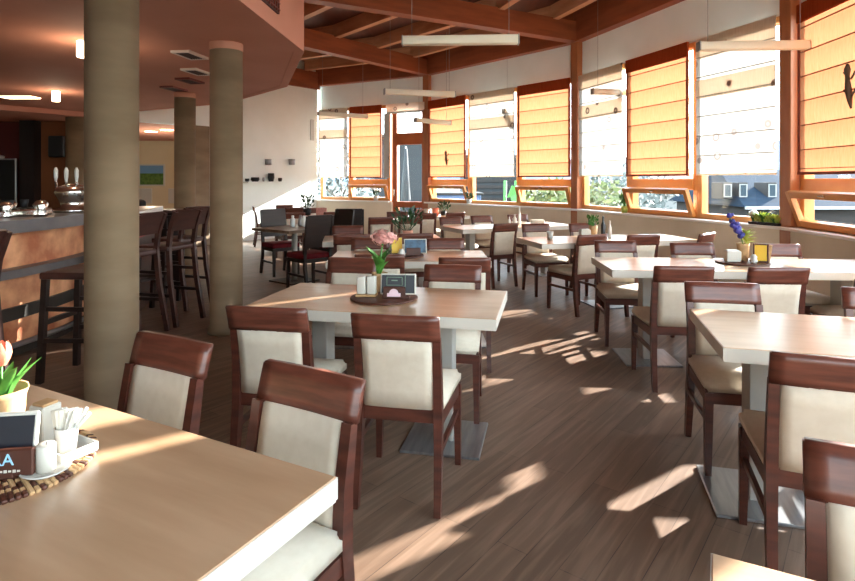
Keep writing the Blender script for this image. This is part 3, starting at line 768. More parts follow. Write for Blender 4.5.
# back wall of the bar
bx = Vector((-15, 11.7, 0)); bxe = Vector((-7.1, 11.7, 0))
wall_between('wall_bar', bx, bxe, 0, 2.74, .2, 'back_red')
wall_between('wall_bar', Vector((-7.83, 11.58, 0)), Vector((-7.05, 11.58, 0)), 0, 2.7, .06, 'back_brown')
mb = MB(); mb.box((-7.98, 11.5, 1.35), (.3, .3, 2.7), 'dark_niche'); struct(mb.build('trim_dark_pier'))
mb = MB(); mb.box((-9.2, 11.56, .95), (1.6, .05, 1.5), 'dark_niche'); struct(mb.build('trim_niche'))
t = thing('wall_screen', 'dark framed screen on the red wall behind the bar', 'screen', (-8.76, 11.4, 1.4))
mb = MB(); mb.box((0, 0, 0), (1.1, .05, .9), 'black', bev=.006); mb.build('panel', t)
mb = MB(); rect_frame(mb, -.56, .56, -.46, .46, -.03, .03, .03, 'steel'); mb.build('frame', t)
mb = MB(); mb.lathe([(.08, 0), (.09, .05), (0, .07)], 'white_china', c=(.2, 0, .46), seg=14); mb.build('lamp', t)
o = MB(); o.box((0, 0, 0), (.3, .18, .42), 'black_matte', bev=.02, seg=2); o = o.build('wall_speaker'); o.location = (-7.4, 11.42, 2.1); tag(o, 'black loudspeaker box on the brown wall behind the bar', 'speaker')

# lounge: picture, sofa, easels
t = thing('landscape_picture', 'framed landscape picture on the cream lounge wall', 'picture', (-8.35, 17.28, 1.58))
mb = MB(); mb.box((0, 0, 0), (.78, .03, .66), 'white_china'); mb.build('frame', t)
mb = MB(); mb.box((0, -.02, -.12), (.7, .012, .34), 'picture_field'); mb.box((0, -.02, .17), (.7, .012, .24), 'picture_sky'); mb.build('print', t)
for x, lab in ((-8.6, 'small white notice board under the landscape picture'), (-7.6, 'small pale notice board beside the landscape picture')):
    o = MB(); o.box((0, 0, 0), (.5, .03, .45), 'white_china', bev=.006); o = o.build('notice_board'); o.location = (x, 17.27, .95); tag(o, lab, 'notice board', 'lounge notice boards')
t = thing('lounge_armchair', 'dark armchair in the lounge behind the bar stools', 'armchair', (-5.0, 10.6, 0), R(-60))
mb = MB(); mb.box((0, 0, .35), (.7, .6, .2), 'black_matte', bev=.04, seg=2); mb.build('seat', t)
mb = MB(); mb.box((0, -.3, .72), (.7, .14, .7), 'black_matte', bev=.04, seg=2); mb.build('backrest', t)
for s in (-1, 1):
    mb = MB(); mb.box((s * .34, 0, .46), (.1, .6, .28), 'black_matte', bev=.03, seg=2); mb.build('armrest', t)
for sx in (-1, 1):
    for sy in (-1, 1):
        mb = MB(); mb.box((sx * .3, sy * .24, .125), (.05, .05, .25), 'black_wood'); mb.build('leg', t)
t = thing('lattice_rack', 'dark lattice rack standing behind the bar stools', 'rack', (-3.62, 7.4, 0), R(10))
mb = MB()
for k in range(6): mb.box((-.35 + k * .14, 0, .5), (.03, .03, 1.0), 'black_wood')
for k in range(6): mb.box((0, 0, .1 + k * .17), (.74, .03, .03), 'black_wood')
mb.build('lattice', t)
mb = MB(); mb.box((0, .15, 1.02), (.8, .36, .04), 'stool_wood', bev=.004); mb.build('top', t)
mb = MB(); mb.box((0, .3, .5), (.74, .03, 1.0), 'black_wood'); mb.build('back_panel', t)
# leafy plant in the lounge by the window
def bushy(name, label, cat, loc, pot_r, pot_h, h, nleaf, mleaf, mpot, spread, leaf=.06, group=None, upright=.6):
    t = thing(name, label, cat, loc, 0, group)
    mb = MB(); mb.lathe([(pot_r * .78, 0), (pot_r, pot_h), (pot_r * .9, pot_h), (pot_r * .85, pot_h * .9), (0, pot_h * .88)], mpot, seg=20); mb.build('pot', t)
    mb = MB(); st = MB()
    for i in range(nleaf):
        a = random.uniform(0, 6.28); q = random.random() ** .6; zz = pot_h + (h - pot_h) * (random.random() ** .8)
        rr = spread * q; x, y = rr * math.cos(a), rr * math.sin(a)
        dirv = Vector((math.cos(a) * (1 - upright), math.sin(a) * (1 - upright), upright)).normalized(); sd = dirv.cross(Vector((math.sin(a * 3), math.cos(a * 3), .3))).normalized()
        p = Vector((x, y, zz)); L = leaf * random.uniform(.7, 1.3); n_ = dirv.cross(sd) * L * .15
        mb.faces([p, p + dirv * L * .5 + sd * L * .28 + n_, p + dirv * L, p + dirv * L * .5 - sd * L * .28 + n_], [(0, 1, 2, 3)], mleaf)
        if i % 4 == 0: st.tube([(x * .15, y * .15, pot_h * .85), (x * .6, y * .6, (pot_h + zz) / 2), (x, y, zz)], .003, mleaf, seg=5)
    mb.build('foliage', t); st.build('stems', t)
    return t
bushy('potted_fern', 'dark leafy plant in front of the bright lounge window', 'plant', (-5.1, 13.4, 0), .16, .3, 1.35, 160, 'leaf_dark', 'black_matte', .3, .14)

# pendant lamps
def pendant(label, x, y, h, rz, L=1.2):
    t = thing('pendant_lamp', label, 'lamp', (x, y, h), rz, 'linear pendant lamps')
    mb = MB(); mb.box((0, 0, 0), (L - .02, .1, .09), 'lamp_cream', bev=.012, seg=2); mb.build('lamp_shade', t)
    for s in (-1, 1):
        mb = MB(); mb.box((s * (L / 2 - .006), 0, 0), (.014, .106, .098), 'lamp_grey', bev=.003); mb.build('end_cap', t)
        mb = MB(); mb.tube([(s * (L / 2 - .1), 0, .045), (s * (L / 2 - .1), 0, 4.5 - h)], .003, 'lamp_grey', seg=6); mb.build('cord', t)
def at_h(px, py, h):
    z = 570 * (h - 1.43) / (180 - py); return ((px - 427.5) * z / 570, z)
HP = 2.84
for (pa, ya, pb, yb, lab) in ((402, 41, 519, 39.5, 'long pendant lamp near the ceiling beams, largest of the hanging lamps in the middle'),
                              (698, 46.5, 810, 45, 'long pendant lamp crossing the near timber post'),
                              (384, 91.5, 455, 94.5, 'pendant lamp in front of the far timber post'),
                              (592, 91.5, 652, 93.5, 'pendant lamp across the orange blind past the middle post'),
                              (318, 113.5, 367, 116.5, 'pendant lamp in the corner by the far white wall'),
                              (503, 111, 546, 113.5, 'small pendant lamp across the pale blind past the door'),
                              (415, 120, 450, 123, 'small farthest pendant lamp in front of the glass door')):
    h = HP if ya < 112 else (HP if ya < 118 else 2.62)
    a = Vector(at_h(pa, ya, h) + (0,)); b = Vector(at_h(pb, yb, h) + (0,))
    c = (a + b) / 2; d = b - a
    pendant(lab, c.x, c.y, h, math.atan2(d.y, d.x), d.length)

# far white wall: sconces, shelf with cups
def on_far(px, out=0.0):
    k = (px - 427.5) / 570; t_ = (k * CORNER.y - CORNER.x) / (FW.x - k * FW.y); p = CORNER + FW * t_ + FN * out; return p
FA = math.atan2(FW.y, FW.x) + math.pi
for px, lab in ((266.5, 'small grey wall lamp on the white wall, nearer the slim column'), (290, 'small grey wall lamp on the white wall, nearer the corner')):
    p = on_far(px, .07); t = thing('wall_lamp', lab, 'lamp', (p.x, p.y, 1.43 + 20 * p.y / 570), FA, 'wall lamps on the white wall')
    mb = MB(); mb.box((0, .055, -.03), (.08, .03, .1), 'steel', bev=.006); mb.build('back_plate', t)
    mb = MB(); mb.lathe([(.075, -.12), (.085, .02), (.07, .02), (.06, -.1)], 'steel', seg=18); mb.build('shade', t)
a, b = on_far(243, .1), on_far(286, .1); z = 1.43 - 1.5 * 14 / 570
mb = MB(); bar_between(mb, a, b, z - .03, z, .2, 'wall_white'); o = mb.build('wall_shelf'); tag(o, 'white shelf with small dark cups on the far white wall', 'shelf')
for px, r, hh, lab in ((244.5, .05, .07, 'small dark cup at the column end of the shelf'), (252.5, .1, .1, 'wide black bowl on the white shelf'), (261, .03, .1, 'slim grey bottle between the bowl and black pot on the shelf'), (268.5, .08, .2, 'tall black pot on the white shelf'), (277.5, .05, .09, 'small dark cup at the corner end of the shelf')):
    p = on_far(px, .1); mb = MB(); mb.lathe([(r * .7, 0), (r, hh * .5), (r * .9, hh), (r * .7, hh), (r * .6, hh * .3), (0, hh * .25)], 'black_matte' if r > .04 else 'steel', seg=16)
    o = mb.build('shelf_pot'); o.location = (p.x, p.y, z); tag(o, lab, 'pot', 'pots on the white shelf')
p = on_far(312, .01); o = MB(); o.box((0, 0, 0), (.12, .02, .55), 'white_china', bev=.006); o = o.build('wall_panel'); o.location = (p.x, p.y, 1.43 + 50 * p.y / 570); o.rotation_euler = (0, 0, FA); tag(o, 'narrow white panel on the far wall next to the corner', 'panel')
# ------------------------------------------------------------------ things on the tables
def on_table(cx, cy, rot, u, v):
    c, s_ = math.cos(R(rot)), math.sin(R(rot)); return (cx + u * c - v * s_, cy + u * s_ + v * c)
TZ = .7605
def mat_round(label, x, y, r, woven=True, name='round_placemat'):
    mb = MB()
    if woven:
        n_ = 12
        for k in range(n_):
            rr = r * (k + .6) / n_; seg = 16 + k * 8; pts_ = []
            for i in range(seg):
                a0_, a1_ = 2 * math.pi * i / seg, 2 * math.pi * (i + .86) / seg
                am = (a0_ + a1_) / 2
                mb.box((rr * math.cos(am), rr * math.sin(am), .0055), (r / n_ * 1.05, rr * (a1_ - a0_), .009), 'kraft' if random.random() < .6 else 'brown_board', rot=(0, .25, am), bev=.002)
        mb.lathe([(r * .98, 0), (r * .98, .003), (0, .003)], 'brown_board', seg=40)
    else:
        mb.lathe([(r * .96, 0), (r, .004), (r, .01), (r * .97, .012), (0, .012)], 'brown_board', seg=40)
    o = mb.build(name); o.location = (x, y, TZ); tag(o, label, 'placemat' if woven else 'serving board', None)
    return o
def text(body, size, parent, loc, m, rx=90):
    c = bpy.data.curves.new('lettering', 'FONT'); c.body = body; c.size = size; c.extrude = .0008; c.align_x = 'CENTER'; c.materials.append(MATS[m])
    o = bpy.data.objects.new('lettering', c); COL.objects.link(o)
    bpy.context.view_layer.update(); me = bpy.data.meshes.new_from_object(o); COL.objects.unlink(o); bpy.data.objects.remove(o)
    o = bpy.data.objects.new('lettering', me); COL.objects.link(o); o.parent = parent; o.location = loc; o.rotation_euler = (R(rx), 0, 0); return o
def menu_stand(label, x, y, z, rz, W=.19, H=.115, card='slate_board', board='brown_board', rim='paper_white', bo=-.008):
    """wooden block with a card holder leaning behind it"""
    t = thing('menu_stand', label, 'menu stand', (x, y, z), rz, 'menu stands on the tables')
    mb = MB(); mb.box((0, .02, .008), (W * .75, .08, .016), board, bev=.003); mb.box((bo, -.012, .035), (W * .62, .014, .06), board, bev=.003); mb.build('base', t)
    mb = MB(); T = Matrix.Translation((.01, .02, .075)) @ Matrix.Rotation(R(-10), 4, 'X'); mb.box((0, 0, 0), (W, .01, H), rim, bev=.004, M=T); cd = mb.build('card_frame', t)
    mb = MB(); mb.box((0, -.0055, 0), (W - .016, .003, H - .016), card, M=T); mb.build('card', cd)
    return t, cd
# nearest table
mat_round('round woven straw mat on the nearest table', -1.0, 1.33, .2)
z1 = TZ + .012
t, cd = menu_stand('black menu stand with white-rimmed tablet card on the nearest table', -.975, 1.262, z1, R(8), W=.17, H=.112, bo=.05)
text('RA', .036, t, (.042, -.0205, .032), 'sky_print')
mb = MB()
for k in range(7): mb.box((.02 + k * .009, -.0195, .018), (.006, .001, .006 if k % 2 else .004), 'paper_white')
mb.build('small_print', t)
mb = MB(); mb.box((.075, .012, .085), (.004, .002, .004), 'white_china', M=Matrix.Rotation(R(-10), 4, 'X')); mb.build('white_speck', cd)  # tiny white speck on the card
t = thing('dish_with_candle', 'white candle on a shallow white dish at the front of the woven mat', 'candle', (-.86, 1.285, z1))
mb = MB(); mb.lathe([(.036, 0), (.05, .008), (.048, .01), (.036, .004), (0, .003)], 'white_china', seg=32); mb.build('dish', t)
mb = MB(); mb.lathe([(.0195, .004), (.02, .06), (.018, .063), (.004, .061), (0, .061)], 'paper_white', seg=24); mb.build('candle', t)
mb = MB(); mb.tube([(0, 0, .06), (.001, 0, .068)], .001, 'black', seg=5); mb.build('wick', t)
t = thing('white_tray', 'square white porcelain tray on the woven mat under the sugar glass', 'tray', (-.865, 1.372, z1), R(-28))
mb = MB(); mb.box((0, 0, .004), (.1, .085, .008), 'white_china', bev=.002)
for s in (-1, 1): mb.box((s * .048, 0, .013), (.005, .085, .02), 'white_china', bev=.001); mb.box((0, s * .041, .013), (.1, .005, .02), 'white_china', bev=.001)
mb.build('dish', t)
t = thing('sugar_glass', 'white glass holding paper sugar sachets on the small tray', 'glass', (-.866, 1.368, z1 + .009))
mb = MB(); mb.lathe([(.021, 0), (.026, .058), (.0245, .058), (.02, .004), (0, .004)], 'white_china', seg=24); mb.build('glass', t)
for k in range(7):
    mb = MB(); mb.box((-.018 + k * .006, .004 * math.sin(k * 2), .066), (.03, .004, .066), 'paper_white', rot=(R(-8 + k * 3), R(-16 + k * 5), R(k * 14)), bev=.001); mb.build('sachet', t)
for k in range(2):
    mb = MB(); mb.tube([(.012, 0, .04), (.048 + k * .007, .0, .102 - k * .012)], .0045, 'white_china', seg=8); mb.build('straw', t)
t = thing('napkin_box', 'white upright napkin box behind the candle on the nearest table', 'napkin box', (-.952, 1.42, z1), R(-20))
mb = MB(); mb.box((0, 0, .05), (.05, .05, .1), 'paper_white', bev=.003); mb.build('box', t); mb = MB(); mb.box((0, 0, .101), (.04, .04, .01), 'kraft', bev=.002); mb.build('napkins', t)
def flower_pot(label, x, y, z, r=.048, h=.11):
    t = thing('wrapped_flower_pot', label, 'flower pot', (x, y, z))
    mb = MB(); mb.lathe([(r * .8, 0), (r * .95, h * .5), (r * 1.02, h * .85), (r * 1.14, h), (r * 1.05, h * .98), (r * .9, h * .8), (0, h * .78)], 'kraft', seg=30, wob=.035); mb.build('pot', t)
    return t
def leaf_blade(mb, p0, d, L, wd, m, bend=.3):
    d = Vector(d).normalized(); sd = d.cross(Vector((0, 0, 1))); sd = sd.normalized() if sd.length > .01 else Vector((1, 0, 0)); nrm = sd.cross(d)
    vs, fs = [], []; n_ = 6
    for i in range(n_ + 1):
        f = i / n_; wv = wd * math.sin(math.pi * min(1, f * .85 + .15)) * (1 if i < n_ else .02); c = Vector(p0) + d * L * f - nrm * bend * L * f * f
        vs += [c - sd * wv / 2 + nrm * wv * .25, c, c + sd * wv / 2 + nrm * wv * .25]
    for i in range(n_):
        a = i * 3; fs += [(a, a + 1, a + 4, a + 3), (a + 1, a + 2, a + 5, a + 4)]
    mb.faces(vs, fs, m, smooth=True)
t = flower_pot('paper-wrapped pot of coral tulips at the edge of the view on the nearest table', -1.122, 1.5, TZ + .001, .055, .12)
for k, (dx, dy, L) in enumerate(((.0, .0, .085), (-.055, .02, .11), (-.04, -.03, .07))):
    mb = MB(); mb.tube([(0, 0, .09), (dx * .6, dy * .6, .1 + L * .5), (dx, dy, .1 + L)], .004, 'leaf', seg=6); st = mb.build('stem', t)
    mb = MB()
    for j in range(6):
        a = j * math.pi / 3; rr = .018
        b = []
        for i in range(5):
            f = i / 4; w_ = .014 * math.sin(math.pi * (f * .8 + .15)); r_ = rr * (.35 + 1.0 * math.sin(math.pi * min(.95, f * .75 + .1))); b.append((w_, r_, f * .062))
        vs, fs = [], []
        for (w_, r_, zz) in b:
            for s in (-1, 0, 1):
                an = a + s * w_ / max(r_, .006); vs.append((dx + r_ * math.cos(an) * (1.08 if s == 0 else 1), dy + r_ * math.sin(an) * (1.08 if s == 0 else 1), .1 + L + zz - .004))
        for i in range(4):
            q = i * 3; fs += [(q, q + 1, q + 4, q + 3), (q + 1, q + 2, q + 5, q + 4)]
        mb.faces(vs, fs, 'tulip', smooth=True)
    mb.build('flower', st)
mb = MB()
for k in range(9):
    a = k * 2.4; leaf_blade(mb, (.012 * math.cos(a), .012 * math.sin(a), .09), (math.cos(a) * .5, math.sin(a) * .5, 1), .1 + .015 * (k % 3), .03, 'leaf', .2)
leaf_blade(mb, (.02, 0, .09), (.36, .1, .9), .12, .03, 'leaf', .06); leaf_blade(mb, (.015, -.01, .09), (.25, -.1, .95), .1, .03, 'leaf', .15)
mb.build('leaves', t)

# middle table
mx, my = -.245, 3.22
mat_round('dark round wooden board on the middle table', mx, my, .19, False, 'serving_board')
z2 = TZ + .0125
t = thing('napkin_box', 'twin white napkin stack in a pale holder on the dark round board', 'napkin box', (-.345, 3.235, z2), R(-6))
mb = MB(); mb.box((0, 0, .006), (.115, .07, .012), 'kraft', bev=.002); mb.box((0, .033, .04), (.115, .005, .08), 'kraft'); mb.build('holder', t)
for s in (-1, 1):
    mb = MB(); mb.box((s * .028, 0, .062), (.05, .05, .1), 'paper_white', bev=.006, seg=2); mb.build('napkin_stack', t)
t, cd = menu_stand('black chalk-drawn menu stand with a pale crest on the middle table', -.175, 3.17, z2, R(-4), W=.2, H=.115)
mb = MB(); T2 = Matrix.Translation((-.01, -.0215, .03)); mb.box((0, 0, -.008), (.075, .003, .02), 'pink_print', M=T2, bev=.001)
mb.faces([(.026 * math.cos(a), -.0005, .026 * math.sin(a)) for a in [math.pi * k / 12 for k in range(13)]], [tuple(range(13))], 'pink_print', M=T2); mb.build('printed_crest', t)
mb = MB(); T3 = Matrix.Translation((.0, .012, .088)) @ Matrix.Rotation(R(-10), 4, 'X')
rect_frame(mb, -.055, .035, -.02, .028, 0, .004, .002, 'chalk', M=T3); mb.box((-.01, 0, .008), (.035, .002, .006), 'chalk', M=T3); mb.box((.05, 0, 0), (.003, .002, .09), 'chalk', M=T3)
mb.build('chalk_drawing', cd)
t = flower_pot('paper-wrapped pot of pink hydrangea behind the black menu stand', -.285, 3.38, TZ, .042, .12)
mb = MB(); mb.tube([(0, 0, .1), (.005, 0, .2), (.02, 0, .3)], .006, 'leaf', seg=6); mb.tube([(0, 0, .1), (.03, 0, .2), (.07, .02, .28)], .005, 'leaf', seg=6); mb.build('stems', t)
mb = MB()
for k in range(12): a = k * 2.4; leaf_blade(mb, (.0, 0, .11 + .01 * (k % 5)), (math.cos(a) * .35, math.sin(a) * .35, .95), .1 + .012 * (k % 5), .05, 'leaf', .3)
mb.build('leaves', t)
mb = MB()
for k in range(150):
    v = Vector((random.gauss(0, 1), random.gauss(0, 1), random.gauss(0, .8))).normalized(); c = Vector((.03, .0, .33)) + Vector((v.x * .075, v.y * .06, v.z * .045)) * random.uniform(.5, 1.12)
    s_ = v.cross(Vector((.3, .5, .8))).normalized(); q = v.cross(s_)
    mb.faces([c + s_ * .016, c + q * .016 + v * .005, c - s_ * .016, c - q * .016 + v * .005], [(0, 1, 2, 3)], 'pink_flower')
mb.ball((.0, 0, .33), .03, 'pink_flower', 2, (1.2, 1.1, .8), .2); mb.ball((.06, 0, .34), .028, 'pink_flower', 2, (1.2, 1.1, .8), .2); mb.build('flower_head', t)

# menu-card table
mat_round('dark round board under the yellow and blue menu cards', -.2, 5.02, .17, False, 'serving_board')
t = thing('menu_card', 'yellow menu card in a dark frame standing left of the blue one', 'menu card', (-.285, 5.05, z2), R(16), 'menu cards')
mb = MB(); mb.box((0, 0, .075), (.125, .012, .15), 'brown_board', bev=.002, rot=(R(-8), 0, 0)); mb.build('frame', t); mb = MB(); mb.box((.012, -.008, .077), (.095, .004, .135), 'yellow_card', rot=(R(-8), 0, 0)); mb.build('card', t)
t, cd = menu_stand('blue-green menu stand on the dark board beside the yellow card', -.115, 4.98, z2, R(6), W=.2, H=.13, card='blue_card')
o = MB(); o.lathe([(.03, 0), (.034, .02), (.02, .05), (.018, .06), (0, .062)], 'white_china', seg=16); o = o.build('small_candle'); o.location = (-.225, 4.93, z2); tag(o, 'small white candle between the yellow and blue menu cards', 'candle')
# potted-plant table
bushy('potted_plant', 'leafy green plant in a clay-coloured pot behind the blue menu stand', 'plant', (-.22, 6.35, TZ), .06, .11, .33, 60, 'leaf_dark', 'salmon', .15, .07)
# blue flower table
bx_, by_ = 2.54, 4.6
mat_round('dark oval board under the blue flower vase', bx_, by_, .2, False, 'serving_board')
t = thing('napkin_box', 'pale napkin box left of the blue flower vase', 'napkin box', (2.45, 4.58, z2), R(-4))
mb = MB(); mb.box((0, 0, .045), (.11, .07, .085), 'paper_white', bev=.004); mb.build('box', t); mb = MB(); mb.box((0, 0, .089), (.09, .05, .012), 'white_china', bev=.003); mb.build('napkins', t)
t = thing('menu_card', 'yellow menu card in a brown arched frame beside the blue flower', 'menu card', (2.66, 4.55, z2), R(-24), 'menu cards')
mb = MB(); rect_frame(mb, -.055, .055, 0, .15, 0, .012, .02, 'brown_board'); mb.box((.062, .012, .07), (.02, .03, .14), 'kraft', rot=(0, R(8), 0)); mb.build('frame', t); mb = MB(); mb.box((0, .002, .075), (.088, .008, .128), 'yellow_card'); mb.build('card', t)
o = MB(); o.lathe([(.02, 0), (.03, .015), (.022, .035), (.026, .05), (.012, .07), (0, .072)], 'white_china', seg=16); o = o.build('small_candle'); o.location = (2.575, 4.5, z2); tag(o, 'small white candle in front of the blue flower vase', 'candle')
t = flower_pot('tall kraft vase with a drooping blue flower spike', 2.58, 4.66, TZ + .0125, .045, .14)
mb = MB(); mb.tube([(0, 0, .12), (-.02, 0, .22), (-.08, 0, .31), (-.12, .0, .36)], .004, 'leaf', seg=6); mb.tube([(0, 0, .12), (.03, .01, .2), (.07, .02, .25)], .004, 'leaf_yellow', seg=6); mb.build('stems', t)
mb = MB()
for (x, y, zz, r_) in ((-.02, 0, .2, .026), (-.0, .01, .215, .022), (-.045, .0, .245, .03), (-.03, .015, .265, .024), (-.075, 0, .285, .03), (-.06, -.01, .3, .024), (-.085, .01, .32, .024), (-.115, 0, .365, .022), (-.09, 0, .372, .016)):
    mb.ball((x, y, zz), r_, 'blue_flower', 2, (1, 1, .9), .22)
mb.build('blue_blossoms', t)
mb = MB()
for k in range(16): a = k * 2.4; leaf_blade(mb, (.025, .0, .13 + .006 * k), (math.cos(a) * .8 + .3, math.sin(a) * .7, .7), .09, .03, 'leaf_yellow', .3)
mb.build('leaves', t)
# bottle table
x0, y0 = on_table(2.045, 6.535, 13, -.12, .1)
bushy('potted_plant', 'small green plant in a tan pot beside the dark bottle', 'plant', (x0 + .02, y0 + .02, TZ), .05, .14, .24, 36, 'leaf', 'kraft', .06, .05)
def bottle(label, x, y, h, r, m, z=TZ):
    mb = MB(); mb.lathe([(r * .9, 0), (r, .01), (r, h * .58), (r * .4, h * .75), (r * .36, h * .97), (r * .42, h), (0, h)], m, seg=18)
    o = mb.build('bottle'); o.location = (x, y, z); tag(o, label, 'bottle'); return o
bottle('dark tall bottle on the window table beside the small plant', x0 + .13, y0, .25, .028, 'black')
bottle('slim white bottle right next to the dark bottle', x0 + .2, y0 - .02, .2, .022, 'white_china')
t = thing('napkin_box', 'white napkin holder on the bottle table near the small plant', 'napkin box', (x0 - .1, y0 - .06, TZ), R(13))
mb = MB(); mb.box((0, 0, .05), (.12, .07, .1), 'paper_white', bev=.005); mb.build('box', t); mb = MB(); mb.box((0, 0, .102), (.1, .05, .012), 'white_china', bev=.003); mb.build('napkins', t)
o = MB(); o.lathe([(.03, 0), (.04, .08), (.037, .08), (.028, .005), (0, .005)], 'white_china', seg=18); o = o.build('white_cup'); o.location = on_table(2.045, 6.535, 13, -.62, .15) + (TZ,); tag(o, 'white cup alone at the aisle end of the bottle table', 'cup')
# shaker table
for k, (u, v, h, r_, m, lab) in enumerate(((-.28, .1, .12, .022, 'clear', 'clear shaker on the far windows table, left one'), (-.2, .08, .16, .03, 'white_china', 'white jar between the shaker and the tall bottle'), (-.1, .1, .26, .022, 'clear', 'tall clear bottle on the shaker table'))):
    x, y = on_table(1.2, 8.4, 24, u + .35, v); bottle(lab, x, y, h, r_, m)
x, y = on_table(1.2, 8.4, 24, .5, .0); o = MB(); o.box((0, 0, .035), (.2, .1, .07), 'paper_white', bev=.01, seg=2); o = o.build('napkin_pack'); o.location = (x, y, TZ); tag(o, 'white napkin pack lying on the shaker table', 'napkins')
# candle table by the door
for k, (dx, dy, r_, h, m, lab) in enumerate(((-.12, .05, .05, .12, 'paper_white', 'thick white candle on the table by the door post'), (.05, 0, .06, .14, 'tulip', 'peach candle on the table by the door post'))):
    o = MB(); o.lathe([(r_, 0), (r_, h), (r_ * .9, h + .005), (0, h)], m, seg=18); o = o.build('pillar_candle'); o.location = (.1 + dx, 10.7 + dy, TZ); tag(o, lab, 'candle')
bushy('potted_plant', 'dark bushy little plant beside the peach candle', 'plant', (.3, 10.75, TZ), .06, .08, .24, 60, 'leaf_dark', 'black_matte', .1, .07)
# dark table and distant tables
for dx, dy, m, lab in ((-.05, .1, 'clear', 'clear glass jar on the dark-topped table, nearer the column'), (.12, .06, 'clear', 'clear glass jar on the dark-topped table, nearer the windows'), (.04, .2, 'steel', 'steel sugar shaker behind the glass jars')):
    o = MB(); o.lathe([(.032, 0), (.036, .02), (.034, .11), (.02, .13), (.022, .16), (0, .165)], m, seg=16); o = o.build('table_jar'); o.location = (-1.88 + dx, 8.06 + dy, .7605); tag(o, lab, 'jar')
bushy('potted_plant', 'dark sprawling plant with a tall shoot on the distant corner table', 'plant', (-2.3, 10.9, TZ), .08, .12, .36, 50, 'leaf_dark', 'black_matte', .12, .07)
o = MB(); o.box((0, 0, .07), (.2, .03, .14), 'pink_flower', bev=.004, rot=(R(-12), 0, 0)); o = o.build('menu_card'); o.location = (-2.02, 10.85, TZ); tag(o, 'reddish menu card beside the dark sprawling plant', 'menu card')

# sill plants
def on_bay(M, px, off_):
    k = (px - 427.5) / 570; o_ = M @ Vector((0, off_, 0)); d_ = M.to_3x3() @ Vector((1, 0, 0))
    s_ = (k * o_.y - o_.x) / (d_.x - k * d_.y); p = o_ + d_ * s_; return p
ZS = Z_SILL + .034
p = on_bay(M23, 624.5, -.12); bushy('sill_plant', 'small upright plant in a yellow pot on the sill past the middle post', 'plant', (p.x, p.y, ZS), .055, .1, .26, 50, 'leaf', 'leaf_yellow', .06, .07, upright=.8)
p = on_bay(M12, 469, -.12); bushy('sill_plant', 'small dark plant on the sill beside the hopper window by the door', 'plant', (p.x, p.y, ZS), .06, .1, .2, 40, 'leaf_dark', 'white_china', .07, .07)
p = on_bay(M01, 376, -.13); t = bushy('orchid', 'white-flowered orchid on the sill left of the glass door', 'plant', (p.x, p.y, ZS), .07, .12, .22, 20, 'leaf_dark', 'white_china', .06, .1)
mb = MB()
for k in range(9): mb.ball((random.uniform(-.1, .14), random.uniform(-.03, .03), .3 + random.uniform(-.06, .1)), .032, 'white_flower', 1, (1, .6, 1), .15)
mb.build('blossoms', t)
pa, pb = on_bay(M23, 752, -.12), on_bay(M23, 783, -.12); c = (pa + pb) / 2; d = pb - pa
t = thing('window_box', 'dark tray of pale green succulents on the sill beside the near post', 'planter', (c.x, c.y, ZS), math.atan2(d.y, d.x))
mb = MB(); mb.box((0, 0, .015), (d.length, .13, .03), 'black_matte', bev=.005); mb.build('tray', t)
for k in range(11):
    mb = MB(); x = (-.42 + .084 * k) * d.length; h_ = random.uniform(.07, .15)
    for j in range(9): a = j * 2.4; leaf_blade(mb, (x, random.uniform(-.03, .03), .03), (math.cos(a) * .5, math.sin(a) * .5, 1), h_, .035, 'leaf_yellow' if k % 4 else 'leaf', .15)
    mb.build('succulent', t)
mb = MB(); mb.ball((-.45 * d.length, 0, .12), .05, 'white_flower', 2, (1, 1, .9), .1); mb.tube([(-.45 * d.length, 0, .02), (-.45 * d.length, 0, .1)], .005, 'leaf'); mb.build('white_blossom', t)

# ------------------------------------------------------------------ outside
GZ = -1.6
mb = MB(); mb.prism([(-220, 5), (-9, 19.3), (-4.2, 19.3), (-2.8, 15.8), (.2, 13.9), (3.0, 10.5), (4.4, 6.4), (4.4, 1), (3, -4), (0, -20), (60, -120), (320, -120), (320, 420), (-220, 420)], GZ - .3, GZ, 'ground'); struct(mb.build('ground'))
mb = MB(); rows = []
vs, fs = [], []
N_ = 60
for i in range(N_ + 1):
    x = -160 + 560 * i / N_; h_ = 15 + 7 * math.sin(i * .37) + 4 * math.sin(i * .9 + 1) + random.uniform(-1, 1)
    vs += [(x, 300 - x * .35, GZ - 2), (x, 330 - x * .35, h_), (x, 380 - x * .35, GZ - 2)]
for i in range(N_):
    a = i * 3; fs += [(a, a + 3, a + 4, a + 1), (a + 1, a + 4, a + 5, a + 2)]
mb.faces(vs, fs, 'hill_far', True); struct(mb.build('hills'))
